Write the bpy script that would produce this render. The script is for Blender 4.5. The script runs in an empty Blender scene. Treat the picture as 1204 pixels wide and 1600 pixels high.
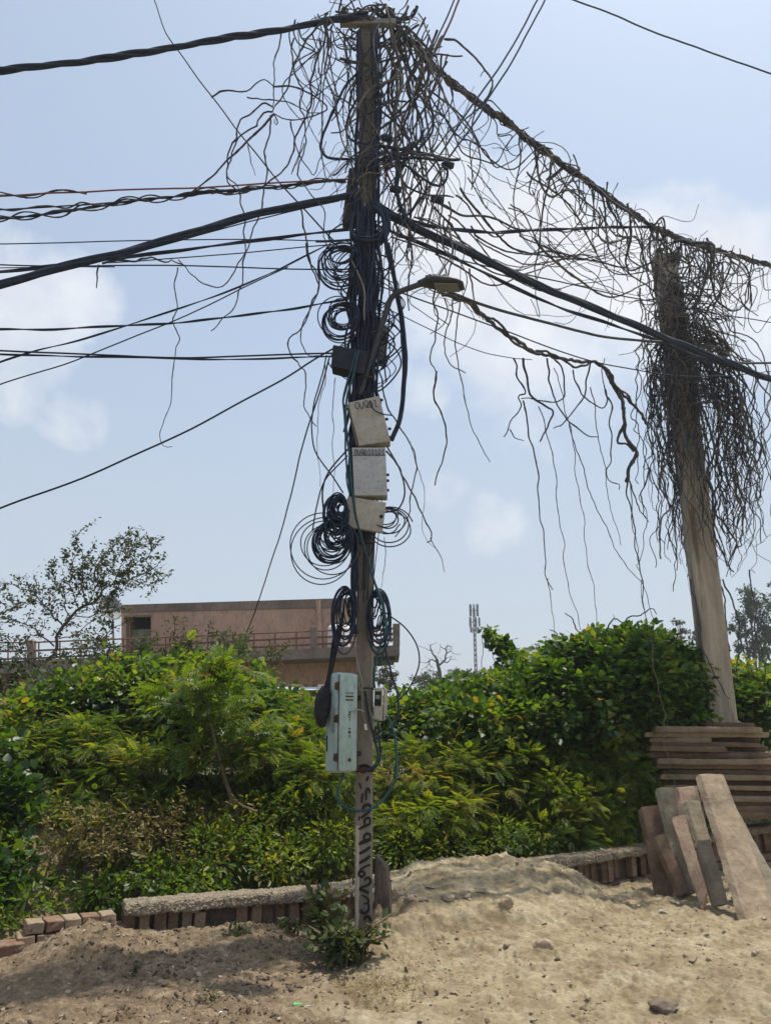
import bpy, bmesh, math, random
import numpy as np
from mathutils import Vector, Matrix, Quaternion
random.seed(11); RNG = np.random.default_rng(11)
SC = bpy.context.scene; COL = SC.collection
R = math.radians
# ------------------------------------------------------------ camera model
PITCH = R(16.5); F = 1186.0; CAMZ = 1.55
def ray(px, py):
    u, v = px - 602.0, 800.0 - py
    return Vector((u, F*math.cos(PITCH) - v*math.sin(PITCH), F*math.sin(PITCH) + v*math.cos(PITCH)))
def at(px, py, Y):
    d = ray(px, py); return d*(Y/d.y) + Vector((0, 0, CAMZ))
def mpp(px, py, Y):
    return Y/ray(px, py).y
def gz(px, py, z):
    d = ray(px, py); return d*((z - CAMZ)/d.z) + Vector((0, 0, CAMZ))

# ------------------------------------------------------------ materials
def new_mat(name):
    m = bpy.data.materials.new(name); m.use_nodes = True
    nt = m.node_tree; b = nt.nodes['Principled BSDF']
    return m, nt, b
def ramp(nt, fac, stops):
    r = nt.nodes.new('ShaderNodeValToRGB'); e = r.color_ramp.elements
    while len(e) < len(stops): e.new(0.5)
    for i, (p, c) in enumerate(stops):
        e[i].position = p; e[i].color = (c[0], c[1], c[2], 1)
    nt.links.new(fac, r.inputs[0]); return r
def noise(nt, vec, scale, detail=6, rough=.6, dist=0):
    n = nt.nodes.new('ShaderNodeTexNoise'); n.inputs['Scale'].default_value = scale
    n.inputs['Detail'].default_value = detail; n.inputs['Roughness'].default_value = rough
    n.inputs['Distortion'].default_value = dist
    nt.links.new(vec, n.inputs['Vector']); return n
def mixc(nt, fac, a, b, mode='MIX'):
    m = nt.nodes.new('ShaderNodeMix'); m.data_type = 'RGBA'; m.blend_type = mode
    for s, v in ((m.inputs[0], fac), (m.inputs[6], a), (m.inputs[7], b)):
        if hasattr(v, 'links') or hasattr(v, 'is_linked'): nt.links.new(v, s)
        elif isinstance(v, (int, float)): s.default_value = v
        else: s.default_value = (v[0], v[1], v[2], 1)
    return m.outputs[2]
def rough_mat(name, a, b, scale=6, rough=.85, bump=.3, bscale=None, c=None, cscale=2, spec=.3, stretch=(1, 1, 1), cpos=(.5, .65)):
    m, nt, p = new_mat(name)
    tc = nt.nodes.new('ShaderNodeTexCoord'); mp = nt.nodes.new('ShaderNodeMapping')
    mp.inputs['Scale'].default_value = stretch
    nt.links.new(tc.outputs['Object'], mp.inputs[0]); v = mp.outputs[0]
    n = noise(nt, v, scale)
    col = ramp(nt, n.outputs[0], [(.3, a), (.7, b)]).outputs[0]
    if c is not None:
        n2 = noise(nt, v, cscale, 8, .65)
        f = ramp(nt, n2.outputs[0], [(cpos[0], (0, 0, 0)), (cpos[1], (1, 1, 1))])
        col = mixc(nt, f.outputs[0], col, c)
    if bump:
        n3 = noise(nt, v, (bscale or scale*4)*.8, 8, .78)
        sp3 = ramp(nt, n3.outputs[0], [(.30, (.55, .53, .50)), (.48, (1, 1, 1)), (.72, (1.16, 1.14, 1.10))])
        n4 = noise(nt, v, scale*.45, 5, .6); sp4 = ramp(nt, n4.outputs[0], [(.35, (.78, .77, .75)), (.62, (1.08, 1.08, 1.08))])
        col = mixc(nt, 1.0, mixc(nt, 1.0, col, sp3.outputs[0], 'MULTIPLY'), sp4.outputs[0], 'MULTIPLY')
    nt.links.new(col, p.inputs['Base Color'])
    p.inputs['Roughness'].default_value = rough
    p.inputs['Specular IOR Level'].default_value = spec
    if bump:
        nb = noise(nt, v, bscale or scale*4, 8, .7)
        bp = nt.nodes.new('ShaderNodeBump'); bp.inputs['Strength'].default_value = bump
        bp.inputs['Distance'].default_value = .02
        nt.links.new(nb.outputs[0], bp.inputs['Height']); nt.links.new(bp.outputs[0], p.inputs['Normal'])
    return m
def leaf_mat(name, stops, trans=.35, rough=.45, spec=.35):
    m, nt, p = new_mat(name)
    at_ = nt.nodes.new('ShaderNodeAttribute'); at_.attribute_name = 'tint'
    r = ramp(nt, at_.outputs['Fac'], stops)
    tc = nt.nodes.new('ShaderNodeTexCoord')
    n = noise(nt, tc.outputs['Object'], 1.7, 3)
    r2 = ramp(nt, n.outputs[0], [(.35, (.75, .85, .8)), (.65, (1.2, 1.1, 1.0))])
    col = mixc(nt, 1.0, r.outputs[0], r2.outputs[0], 'MULTIPLY')
    nt.links.new(col, p.inputs['Base Color'])
    p.inputs['Roughness'].default_value = rough; p.inputs['Specular IOR Level'].default_value = spec
    tr = nt.nodes.new('ShaderNodeBsdfTranslucent')
    tcol = mixc(nt, 1.0, col, (1.5, 1.35, .45), 'MULTIPLY')
    nt.links.new(tcol, tr.inputs[0])
    mx = nt.nodes.new('ShaderNodeMixShader'); mx.inputs[0].default_value = trans
    out = nt.nodes['Material Output']
    nt.links.new(p.outputs[0], mx.inputs[1]); nt.links.new(tr.outputs[0], mx.inputs[2])
    nt.links.new(mx.outputs[0], out.inputs[0])
    return m

M = {}
M['cable'] = rough_mat('sky_tinted_black_sheath', (.014, .022, .042), (.028, .040, .066), 20, .7, 0, spec=.2)  # blue of the sky's glare is mixed into the black sheath colour
M['tape'] = rough_mat('black_tape', (.010, .011, .014), (.022, .023, .027), 30, .8, .3, 60)
M['cable_grey'] = rough_mat('weathered_cable_sheath', (.03, .034, .045), (.06, .065, .075), 12, .6, 0)
M['cable_red'] = rough_mat('faded_red_sheath', (.16, .055, .045), (.22, .09, .07), 12, .6, 0)
M['cable_teal'] = rough_mat('teal_cable_sheath', (.010, .045, .055), (.022, .085, .095), 10, .5, 0)
M['cable_white'] = rough_mat('dirty_white_cable', (.32, .29, .23), (.22, .18, .13), 14, .6, 0)
M['vine'] = rough_mat('sky_tinted_vine_bark', (.034, .038, .050), (.080, .080, .086), 9, .9, .4, 60, c=(.18, .16, .135), cscale=3.0, cpos=(.60, .72))  # bark colour carries the bluish cast of sky glare
M['vine_pale'] = rough_mat('sun_bleached_vine_bark', (.095, .088, .080), (.19, .168, .138), 8, .9, .4, 60)
M['twig'] = rough_mat('brown_twig_bark', (.10, .065, .040), (.20, .145, .095), 14, .9, .3)
M['bark'] = rough_mat('grey_bark', (.06, .05, .042), (.13, .11, .09), 10, .9, .5)
M['bark_pale'] = rough_mat('whitewashed_bark', (.45, .44, .42), (.25, .22, .19), 4, .9, .4)
M['concrete'] = rough_mat('pole_concrete', (.19, .165, .135), (.27, .235, .19), 5, .9, .35, 40, c=(.12, .10, .08), cscale=1.2, stretch=(3, 3, .5))
M['concrete_pale'] = rough_mat('pale_pole_concrete', (.30, .26, .205), (.40, .345, .27), 5, .9, .35, 40, c=(.15, .12, .09), cscale=1.4, stretch=(3, 3, .35), cpos=(.5, .6))
M['whitewash'] = rough_mat('flaking_whitewash', (.55, .50, .40), (.42, .36, .27), 6, .9, .3, 40, c=(.08, .07, .06), cscale=3, stretch=(2, 2, .6), cpos=(.52, .58))
M['blackpaint'] = rough_mat('black_paint', (.012, .011, .010), (.025, .022, .019), 20, .7, 0)
M['ink'] = rough_mat('blue_black_marker_ink', (.014, .020, .045), (.03, .035, .06), 30, .6, 0)
M['gi'] = rough_mat('dull_galvanised_steel', (.17, .18, .19), (.28, .28, .28), 8, .55, .15, 40)
M['dark_metal'] = rough_mat('dark_grimy_metal', (.02, .022, .026), (.05, .05, .05), 10, .55, .2)
M['splice'] = rough_mat('black_splice_plastic', (.012, .017, .027), (.022, .028, .04), 10, .7, .1)
M['lamp_grey'] = rough_mat('grey_lamp_paint', (.030, .035, .042), (.055, .06, .066), 10, .6, .1)
M['lens'] = rough_mat('clouded_lamp_lens', (.11, .112, .112), (.16, .16, .155), 8, .35, 0, spec=.5)
M['beige'] = rough_mat('beige_plastic', (.36, .335, .29), (.42, .39, .34), 5, .6, .08, 30, c=(.19, .16, .12), cscale=6, cpos=(.54, .72))
M['greybox'] = rough_mat('grey_plastic', (.38, .39, .40), (.43, .44, .44), 4, .6, .05, 30, c=(.25, .235, .21), cscale=5, cpos=(.54, .76))
M['mint'] = rough_mat('mint_painted_steel', (.29, .39, .37), (.36, .45, .42), 4, .5, .1, 30, c=(.20, .15, .09), cscale=5.5, cpos=(.57, .70), stretch=(1.6, 1.6, .6))
M['rust'] = rough_mat('rusted_steel', (.05, .026, .016), (.12, .055, .028), 20, .9, .3)
M['tank'] = rough_mat('white_tank_plastic', (.70, .70, .68), (.78, .78, .76), 5, .5, 0)
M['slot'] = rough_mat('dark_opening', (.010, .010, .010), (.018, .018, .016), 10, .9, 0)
M['plaster'] = rough_mat('pink_plaster', (.42, .275, .195), (.48, .32, .235), 1.2, .95, .2, 12, c=(.22, .175, .15), cscale=1.1, stretch=(1, 1, .45), cpos=(.50, .72))
M['parapet'] = rough_mat('stained_parapet', (.13, .11, .095), (.28, .20, .16), 1.6, .95, .2, 12, stretch=(1, 1, .35))
M['slabcon'] = rough_mat('stained_slab_concrete', (.15, .12, .10), (.25, .20, .165), 2, .95, .2, 14)
M['railpaint'] = rough_mat('red_oxide_rail', (.13, .06, .045), (.20, .09, .07), 6, .7, 0)
M['brick_flat'] = rough_mat('worn_brick', (.17, .092, .058), (.26, .150, .098), 8, .95, .5, 50, c=(.30, .23, .155), cscale=5, cpos=(.48, .66))
M['coping'] = rough_mat('rough_coping_concrete', (.22, .18, .13), (.34, .285, .21), 22, .95, .9, 60, c=(.12, .09, .065), cscale=30, cpos=(.58, .66))
M['stone_a'] = rough_mat('buff_sandstone', (.31, .235, .155), (.43, .345, .245), 5, .9, .4, 30, c=(.24, .165, .11), cscale=3.5, cpos=(.5, .7))
M['stone_b'] = rough_mat('greenish_sandstone', (.20, .175, .125), (.33, .275, .195), 5, .9, .4, 30, c=(.16, .155, .125), cscale=3)
M['stone_c'] = rough_mat('pink_sandstone', (.26, .175, .125), (.38, .285, .205), 5, .9, .4, 30, c=(.19, .125, .09), cscale=3)
M['stone_d'] = rough_mat('brown_flagstone', (.115, .076, .050), (.20, .135, .088), 5, .95, .4, 40, c=(.12, .08, .06), cscale=3)
M['stone_e'] = rough_mat('weathered_brown_flagstone', (.19, .145, .09), (.27, .21, .14), 5, .95, .4, 40, c=(.20, .15, .10), cscale=3)
M['stone_dark'] = rough_mat('dark_brown_stone', (.085, .065, .052), (.15, .115, .09), 5, .95, .4, 40)
M['rock'] = rough_mat('dull_rock', (.14, .11, .085), (.22, .18, .14), 12, .95, .6, 40)
M['clod'] = rough_mat('sandy_clod', (.33, .265, .185), (.42, .34, .25), 14, .95, .8, 50)
M['litter'] = rough_mat('white_scrap', (.65, .63, .60), (.75, .74, .72), 9, .7, 0)
M['litter_green'] = rough_mat('green_wrapper', (.06, .42, .12), (.10, .50, .18), 9, .5, 0)
M['sheet'] = rough_mat('blue_white_sheet', (.40, .50, .62), (.60, .66, .72), 2, .6, 0)
def brick_mat():
    m, nt, p = new_mat('worn_brick'); g = nt.nodes.new('ShaderNodeNewGeometry'); tc = nt.nodes.new('ShaderNodeTexCoord')
    r = ramp(nt, g.outputs['Random Per Island'], [(0, (.115, .070, .050)), (.35, (.19, .108, .072)), (.7, (.235, .145, .098)), (1, (.30, .225, .155))])
    n = noise(nt, tc.outputs['Object'], 9, 8, .7); f = ramp(nt, n.outputs[0], [(.46, (0, 0, 0)), (.66, (1, 1, 1))])
    c = mixc(nt, f.outputs[0], r.outputs[0], (.25, .195, .135)); n2 = noise(nt, tc.outputs['Object'], 30, 6, .7); f2 = ramp(nt, n2.outputs[0], [(.56, (0, 0, 0)), (.66, (1, 1, 1))])
    c = mixc(nt, f2.outputs[0], c, (.07, .05, .038)); nt.links.new(c, p.inputs['Base Color']); p.inputs['Roughness'].default_value = .95; p.inputs['Specular IOR Level'].default_value = .15
    b = nt.nodes.new('ShaderNodeBump'); b.inputs['Strength'].default_value = .7; b.inputs['Distance'].default_value = .012; nt.links.new(noise(nt, tc.outputs['Object'], 55, 8, .7).outputs[0], b.inputs['Height']); nt.links.new(b.outputs[0], p.inputs['Normal']); return m
M['brick'] = brick_mat()
# leaves
M['leaf_vine'] = leaf_mat('broad_vine_leaf', [(0, (.018, .050, .009)), (.38, (.045, .100, .014)), (.55, (.080, .160, .020)), (.85, (.17, .245, .030)), (.97, (.17, .19, .025)), (1, (.28, .20, .035))], .52, .40, .45)
M['leaf_feather'] = leaf_mat('feathery_leaf', [(0, (.024, .056, .010)), (.35, (.060, .110, .015)), (.6, (.115, .185, .022)), (.9, (.23, .275, .038)), (1, (.20, .16, .04))], .58, .50, .25)
M['leaf_neem'] = leaf_mat('lance_leaf', [(0, (.046, .098, .014)), (.5, (.115, .190, .024)), (.9, (.23, .275, .042)), (1, (.20, .16, .04))], .56, .40, .40)
M['leaf_weed'] = leaf_mat('weed_leaf', [(0, (.028, .048, .016)), (.6, (.060, .085, .026)), (1, (.15, .16, .05))], .35, .5, .3)
M['leaf_grey'] = leaf_mat('small_grey_green_leaf', [(0, (.035, .050, .025)), (.6, (.06, .078, .038)), (1, (.10, .11, .05))], .25, .6, .2)
M['leaf_dark'] = leaf_mat('dark_tree_leaf', [(0, (.015, .04, .013)), (.6, (.03, .065, .018)), (1, (.06, .095, .025))], .25, .5, .3)
M['leaf_scrub'] = leaf_mat('dusty_scrub_leaf', [(0, (.045, .062, .030)), (.6, (.075, .090, .042)), (1, (.12, .12, .06))], .25, .6, .2)
M['grass'] = leaf_mat('dry_grass_blade', [(0, (.10, .10, .035)), (.5, (.20, .17, .07)), (1, (.32, .25, .13))], .3, .6, .2)

# ------------------------------------------------------------ object helpers
def tag(o, label=None, cat=None, group=None, kind=None):
    if label: o['label'] = label
    if cat: o['category'] = cat
    if group: o['group'] = group
    if kind: o['kind'] = kind
    return o
def thing(name, label, cat, loc, group=None):
    o = bpy.data.objects.new(name, None); o.empty_display_size = .1
    o.location = loc; COL.objects.link(o); return tag(o, label, cat, group)
def wloc(p):
    v = Vector((0, 0, 0))
    while p is not None: v = v + p.location; p = p.parent
    return v
def link_mesh(me, name, mat, parent=None, loc=None):
    o = bpy.data.objects.new(name, me)
    for m in (mat if isinstance(mat, (list, tuple)) else [mat]): me.materials.append(m)
    COL.objects.link(o)
    if parent is not None: o.parent = parent
    if loc is not None: o.location = loc
    return o
class MB:
    def __init__(s): s.v = []; s.f = []
    def add(s, v, f):
        b = len(s.v); s.v += [Vector(q) for q in v]; s.f += [tuple(i + b for i in q) for q in f]; return s
    def tube(s, pts, r, sides=6, cap=True):
        n = len(pts)
        if n < 2: return s
        rr = r if isinstance(r, (list, tuple, np.ndarray)) else [r]*n
        t = (pts[1] - pts[0]).normalized(); a = Vector((0, 0, 1)) if abs(t.z) < .9 else Vector((1, 0, 0))
        u = t.cross(a).normalized(); V = []; Fc = []
        for i in range(n):
            t2 = (pts[min(i+1, n-1)] - pts[max(i-1, 0)])
            t2 = t2.normalized() if t2.length > 1e-9 else t
            q = t.rotation_difference(t2); u = (q @ u); u = (u - t2*u.dot(t2)).normalized(); t = t2
            w = t.cross(u)
            for k in range(sides):
                an = 2*math.pi*k/sides
                V.append(pts[i] + (u*math.cos(an) + w*math.sin(an))*rr[i])
        for i in range(n-1):
            for k in range(sides):
                k2 = (k+1) % sides
                Fc.append((i*sides+k, i*sides+k2, (i+1)*sides+k2, (i+1)*sides+k))
        if cap:
            Fc.append(tuple(range(sides-1, -1, -1))); Fc.append(tuple((n-1)*sides + k for k in range(sides)))
        return s.add(V, Fc)
    def prism(s, front, off):
        n = len(front); off = Vector(off)
        V = [Vector(p) for p in front] + [Vector(p) + off for p in front]
        Fc = [tuple(range(n)), tuple(range(2*n-1, n-1, -1))]
        for i in range(n):
            j = (i+1) % n; Fc.append((i, i+n, j+n, j))
        return s.add(V, Fc)
    def box(s, c, size, rot=None):
        hx, hy, hz = size[0]/2, size[1]/2, size[2]/2
        P = [Vector((x*hx, y*hy, z*hz)) for x, y, z in ((-1,-1,-1),(1,-1,-1),(1,-1,1),(-1,-1,1))]
        off = Vector((0, 2*hy, 0))
        if rot is not None:
            P = [rot @ p for p in P]; off = rot @ off
        return s.prism([p + Vector(c) for p in P], off)
    def lathe(s, c, prof, sides=16, axis=None):
        q = Vector((0, 0, 1)).rotation_difference(Vector(axis)) if axis is not None else Quaternion()
        V = []; Fc = []
        for (r, z) in prof:
            for k in range(sides):
                an = 2*math.pi*k/sides
                V.append(q @ Vector((r*math.cos(an), r*math.sin(an), z)) + Vector(c))
        for i in range(len(prof)-1):
            for k in range(sides):
                k2 = (k+1) % sides
                Fc.append((i*sides+k, i*sides+k2, (i+1)*sides+k2, (i+1)*sides+k))
        Fc.append(tuple(range(sides-1, -1, -1))); Fc.append(tuple((len(prof)-1)*sides+k for k in range(sides)))
        return s.add(V, Fc)
    def build(s, name, mat, parent=None, bevel=0, segs=2, smooth=False, rough=0, cuts=0, seed=0, fine=0):
        if parent is None:
            xs = [v.x for v in s.v]; ys = [v.y for v in s.v]; zs = [v.z for v in s.v]
            loc = Vector(((min(xs)+max(xs))/2, (min(ys)+max(ys))/2, min(zs))); base = loc
        else:
            loc = None; base = wloc(parent)
        me = bpy.data.meshes.new(name)
        me.from_pydata([tuple(v - base) for v in s.v], [], s.f)
        if bevel or rough or cuts:
            bm = bmesh.new(); bm.from_mesh(me)
            bmesh.ops.recalc_face_normals(bm, faces=bm.faces)
            if bevel:
                ed = [e for e in bm.edges if len(e.link_faces) == 2 and e.calc_face_angle(0) > .5]
                bmesh.ops.bevel(bm, geom=ed, offset=bevel, segments=segs, profile=.5, affect='EDGES', clamp_overlap=True)
            if cuts:
                bmesh.ops.triangulate(bm, faces=[f for f in bm.faces if len(f.verts) > 4])
                bmesh.ops.subdivide_edges(bm, edges=bm.edges[:], cuts=cuts, use_grid_fill=True)
            if rough:
                from mathutils import noise as mn
                for v in bm.verts:
                    p = v.co*9 + Vector((seed*7.3, seed*3.1, 0))
                    v.co += Vector(mn.noise_vector(p))*rough + Vector(mn.noise_vector(p*3.3))*rough*.4
                    if fine: v.co += Vector(mn.noise_vector(p*8.1))*fine
            bm.to_mesh(me); bm.free()
        if smooth:
            for p in me.polygons: p.use_smooth = True
        return link_mesh(me, name, mat, parent, loc)
def smooth_path(pts, sub=6):
    if len(pts) < 3: 
        return [pts[0].lerp(pts[-1], i/sub) for i in range(sub+1)]
    P = [pts[0]*2 - pts[1]] + list(pts) + [pts[-1]*2 - pts[-2]]; out = []
    for i in range(1, len(P)-2):
        p0, p1, p2, p3 = P[i-1:i+3]
        for k in range(sub):
            t = k/sub
            out.append(.5*((2*p1) + (p2-p0)*t + (2*p0-5*p1+4*p2-p3)*t*t + (3*p1-p0-3*p2+p3)*t**3))
    out.append(pts[-1]); return out
def resample(pts, step):
    A = np.array([tuple(p) for p in pts]); L = np.concatenate([[0], np.cumsum(np.linalg.norm(np.diff(A, axis=0), axis=1))])
    n = max(2, int(round(L[-1]/step)) + 1); q = np.linspace(0, L[-1], n)
    B = np.stack([np.interp(q, L, A[:, k]) for k in range(3)], 1)
    return [Vector(b) for b in B]
def wig(pts, amp, wl=.35, kink=.35, step=.05):
    """give a path the crooked run of a dry stem"""
    P = resample(pts, step); n = len(P); ph = [[random.uniform(0, 6.28) for _ in range(3)] for _ in range(3)]
    W = [wl*random.uniform(1.6, 2.6), wl*random.uniform(.8, 1.2), wl*random.uniform(.35, .5)]; A = [amp*1.3, amp*.7, amp*kink]
    out = []
    for i, p in enumerate(P):
        s = i*step; e = min(1, i/3, (n-1-i)/3) if n > 6 else .5
        d = Vector([sum(A[k]*math.sin(6.283*s/W[k] + ph[k][c]) for k in range(3)) for c in range(3)])
        j = Vector((random.gauss(0, 1), random.gauss(0, 1), random.gauss(0, 1)))*amp*.05
        out.append(p + (d + j)*e)
    return out
def pxpath(pts, Y0, Y1, sub=6):
    """photo points -> a path whose depth runs from Y0 to Y1"""
    L = [0]
    for a, b in zip(pts[:-1], pts[1:]): L.append(L[-1] + math.hypot(b[0]-a[0], b[1]-a[1]))
    out = []
    for p, l in zip(pts, L):
        t = l/L[-1]; Y = 1/((1-t)/Y0 + t/Y1); out.append(at(p[0], p[1], Y))
    return smooth_path(out, sub)
def stem_r(n, r, taper=.5, node=.25):
    return [r*(1 - taper*i/max(1, n-1))*(1 + node*(random.random() < .12) + random.uniform(-.08, .08)) for i in range(n)]

# ------------------------------------------------------------ leaf clouds (numpy)
def tpl_heart():
    o = np.array([[0,0,0],[.22,-.12,.04],[.5,.05,.07],[.48,.42,.06],[.25,.78,.0],[0,1.05,-.10],[-.25,.78,0],[-.48,.42,.06],[-.5,.05,.07],[-.22,-.12,.04],[0,.35,-.03],[0,.7,-.04]], float)
    f = [(0,1,2,10),(2,3,11,10),(3,4,11),(4,5,11),(0,10,8,9),(8,10,11,7),(7,11,6),(6,11,5)]
    return o, f
def tpl_oval(w=.32):
    o = np.array([[0,0,0],[w,.35,.05],[w*.8,.7,.03],[0,1,-.06],[-w*.8,.7,.03],[-w,.35,.05],[0,.45,-.02]], float)
    f = [(0,1,6),(1,2,6),(2,3,6),(3,4,6),(4,5,6),(5,0,6)]
    return o, f
def tpl_frond(pairs, llen, lw, droop, ang=60, term=True, curve=.15):
    V = []; Fc = []
    def leaflet(base, d, L, W):
        b = len(V); d = d/np.linalg.norm(d); s = np.array([-d[1], d[0], 0]); s /= np.linalg.norm(s)
        V.extend([base, base + d*L*.4 + s*W + [0,0,.012], base + d*L + [0,0,-droop*L], base + d*L*.4 - s*W + [0,0,.012]])
        Fc.append((b, b+1, b+2, b+3))
    for i in range(pairs):
        t = (i+.8)/(pairs+.6); base = np.array([0, t, -curve*t*t])
        L = llen*(1 - .45*abs(t-.45)/.55)
        for sg in (-1, 1):
            a = R(ang); leaflet(base, np.array([sg*math.sin(a), math.cos(a), -.12*random.random()]), L*random.uniform(.85, 1.15), lw)
    if term: leaflet(np.array([0, .97, -curve]), np.array([0, 1, -.2]), llen*.9, lw)
    b = len(V); V.extend([np.array([-.008,0,0]), np.array([.008,0,0]), np.array([.004,1,-curve]), np.array([-.004,1,-curve])])
    Fc.append((b, b+1, b+2, b+3))
    return np.array(V, float), Fc
TPL = {
 'heart': [tpl_heart()], 'oval': [tpl_oval(.34), tpl_oval(.26)], 'lance': [tpl_oval(.15), tpl_oval(.19)],
 'neem': [tpl_frond(6, .42, .065, .25, 58) for _ in range(3)],
 'spray': [tpl_frond(7, .34, .05, .15, 64, True, .2) for _ in range(3)],
 'feather': [tpl_frond(11, .26, .022, .1, 72, False, .2) for _ in range(3)],
 'grass': [(np.array([[-.02,0,0],[.02,0,0],[.015,.55,.0],[-.015,.55,0],[0,1,-.12]], float), [(0,1,2,3),(3,2,4)])],
}
def leaf_mesh(name, kind, P, Nrm, Tip, S, mat, parent=None, tint=None):
    """P positions, Nrm leaf normals, Tip directions, S sizes -> one mesh"""
    n = len(P); tp = TPL[kind]; which = RNG.integers(0, len(tp), n)
    if tint is None: tint = np.clip(RNG.normal(.5, .25, n), 0, 1)
    T = Tip/np.linalg.norm(Tip, axis=1, keepdims=True)
    N = Nrm - T*np.sum(Nrm*T, axis=1, keepdims=True); N /= (np.linalg.norm(N, axis=1, keepdims=True) + 1e-9)
    X = np.cross(T, N)
    base = np.array(wloc(parent)) if parent is not None else np.array([P[:,0].mean(), P[:,1].mean(), P[:,2].min()])
    VV = []; LL = []; CC = []; TT = []; vo = 0
    for w, (tv, tf) in enumerate(tp):
        idx = np.where(which == w)[0]
        if len(idx) == 0: continue
        k = len(tv)
        loc = tv[None]*S[idx][:, None, None]
        W = P[idx][:, None] + loc[..., 0:1]*X[idx][:, None] + loc[..., 1:2]*T[idx][:, None] + loc[..., 2:3]*N[idx][:, None]
        VV.append((W - base).reshape(-1, 3)); TT.append(np.repeat(tint[idx], k))
        fl = np.array([i for f in tf for i in f]); fc = np.array([len(f) for f in tf])
        LL.append((fl[None] + (np.arange(len(idx))*k)[:, None] + vo).reshape(-1)); CC.append(np.tile(fc, len(idx)))
        vo += k*len(idx)
    V = np.concatenate(VV); L = np.concatenate(LL); C = np.concatenate(CC); TT = np.concatenate(TT)
    me = bpy.data.meshes.new(name)
    me.vertices.add(len(V)); me.vertices.foreach_set('co', V.astype(np.float32).ravel())
    me.loops.add(len(L)); me.loops.foreach_set('vertex_index', L.astype(np.int32))
    me.polygons.add(len(C)); st = np.concatenate([[0], np.cumsum(C)[:-1]])
    me.polygons.foreach_set('loop_start', st.astype(np.int32)); me.polygons.foreach_set('loop_total', C.astype(np.int32))
    a = me.attributes.new('tint', 'FLOAT', 'POINT'); a.data.foreach_set('value', TT.astype(np.float32))
    me.update(calc_edges=True)
    return link_mesh(me, name, mat, parent, None if parent is not None else Vector(base))
def unit(a): return a/(np.linalg.norm(a, axis=1, keepdims=True) + 1e-9)
# ------------------------------------------------------------ value noise
def vnoise(x, y, s, seed=0):
    X = x/s; Y = y/s; xi = np.floor(X).astype(np.int64); yi = np.floor(Y).astype(np.int64); xf = X - xi; yf = Y - yi
    def h(a, b):
        k = (a*374761393 + b*668265263 + seed*1442695041) & 0xffffffff
        k = ((k ^ (k >> 13))*1274126177) & 0xffffffff
        return ((k ^ (k >> 16)) & 0xffff)/65535.0
    u = xf*xf*(3-2*xf); v = yf*yf*(3-2*yf)
    return (h(xi, yi)*(1-u) + h(xi+1, yi)*u)*(1-v) + (h(xi, yi+1)*(1-u) + h(xi+1, yi+1)*u)*v - .5
def sst(t): t = np.clip(t, 0, 1); return t*t*(3-2*t)
HAZE_COL = (3.75, 4.2, 4.65); CLOUD_LO = (5.3, 5.45, 5.75); CLOUD_HI = (7.1, 7.15, 7.2); SKY_STRENGTH = .132; EXPOSURE = 0.2
HAZE_D = .0011
# ============================================================ camera, sun, sky
cam = bpy.data.cameras.new('camera'); co = bpy.data.objects.new('camera', cam); COL.objects.link(co)
co.location = (0, 0, CAMZ); co.rotation_euler = (R(90) + PITCH, 0, 0)
cam.sensor_fit = 'VERTICAL'; cam.sensor_height = 24; cam.lens = 24*F/1600.0
cam.clip_start = .05; cam.clip_end = 5000; SC.camera = co
SUN_EL = R(74); SUN_AZ = R(62); SUN_DIR = Vector((math.sin(SUN_AZ), math.cos(SUN_AZ), 0))      # towards the sun
SUN_V = SUN_DIR*math.cos(SUN_EL) + Vector((0, 0, math.sin(SUN_EL)))
sl = bpy.data.lights.new('sun', 'SUN'); sl.energy = 4.3; sl.angle = R(.6); sl.color = (1, .93, .82)
so = bpy.data.objects.new('sun', sl); COL.objects.link(so)
so.rotation_euler = SUN_V.to_track_quat('Z', 'Y').to_euler(); so.location = (0, 0, 40)
W = bpy.data.worlds.new('World'); SC.world = W; W.use_nodes = True
nt = W.node_tree; bg = nt.nodes['Background']
sky = nt.nodes.new('ShaderNodeTexSky'); sky.sky_type = 'NISHITA'; sky.sun_disc = False
sky.sun_elevation = SUN_EL; sky.sun_rotation = SUN_AZ; sky.air_density = 1.0; sky.dust_density = 3.0; sky.ozone_density = 2.2; sky.altitude = 200
tc = nt.nodes.new('ShaderNodeTexCoord'); D = tc.outputs['Generated']
def mathn(op, a, b=None, c=None):
    n = nt.nodes.new('ShaderNodeMath'); n.operation = op
    for i, v in enumerate((a, b, c)):
        if v is None: continue
        if isinstance(v, (int, float)): n.inputs[i].default_value = v
        else: nt.links.new(v, n.inputs[i])
    return n.outputs[0]
sep = nt.nodes.new('ShaderNodeSeparateXYZ'); nt.links.new(D, sep.inputs[0])
# haze: the sky pales towards the horizon
hz = ramp(nt, sep.outputs[2], [(0.0, (1, 1, 1)), (.18, (.80, .80, .80)), (.55, (.52, .52, .52)), (1.0, (.42, .42, .42))])
hz.color_ramp.interpolation = 'EASE'
gain = mixc(nt, 1.0, sky.outputs[0], (1.29, 1.40, 1.40), 'MULTIPLY')
base_sky = mixc(nt, hz.outputs[0], gain, HAZE_COL)
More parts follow.
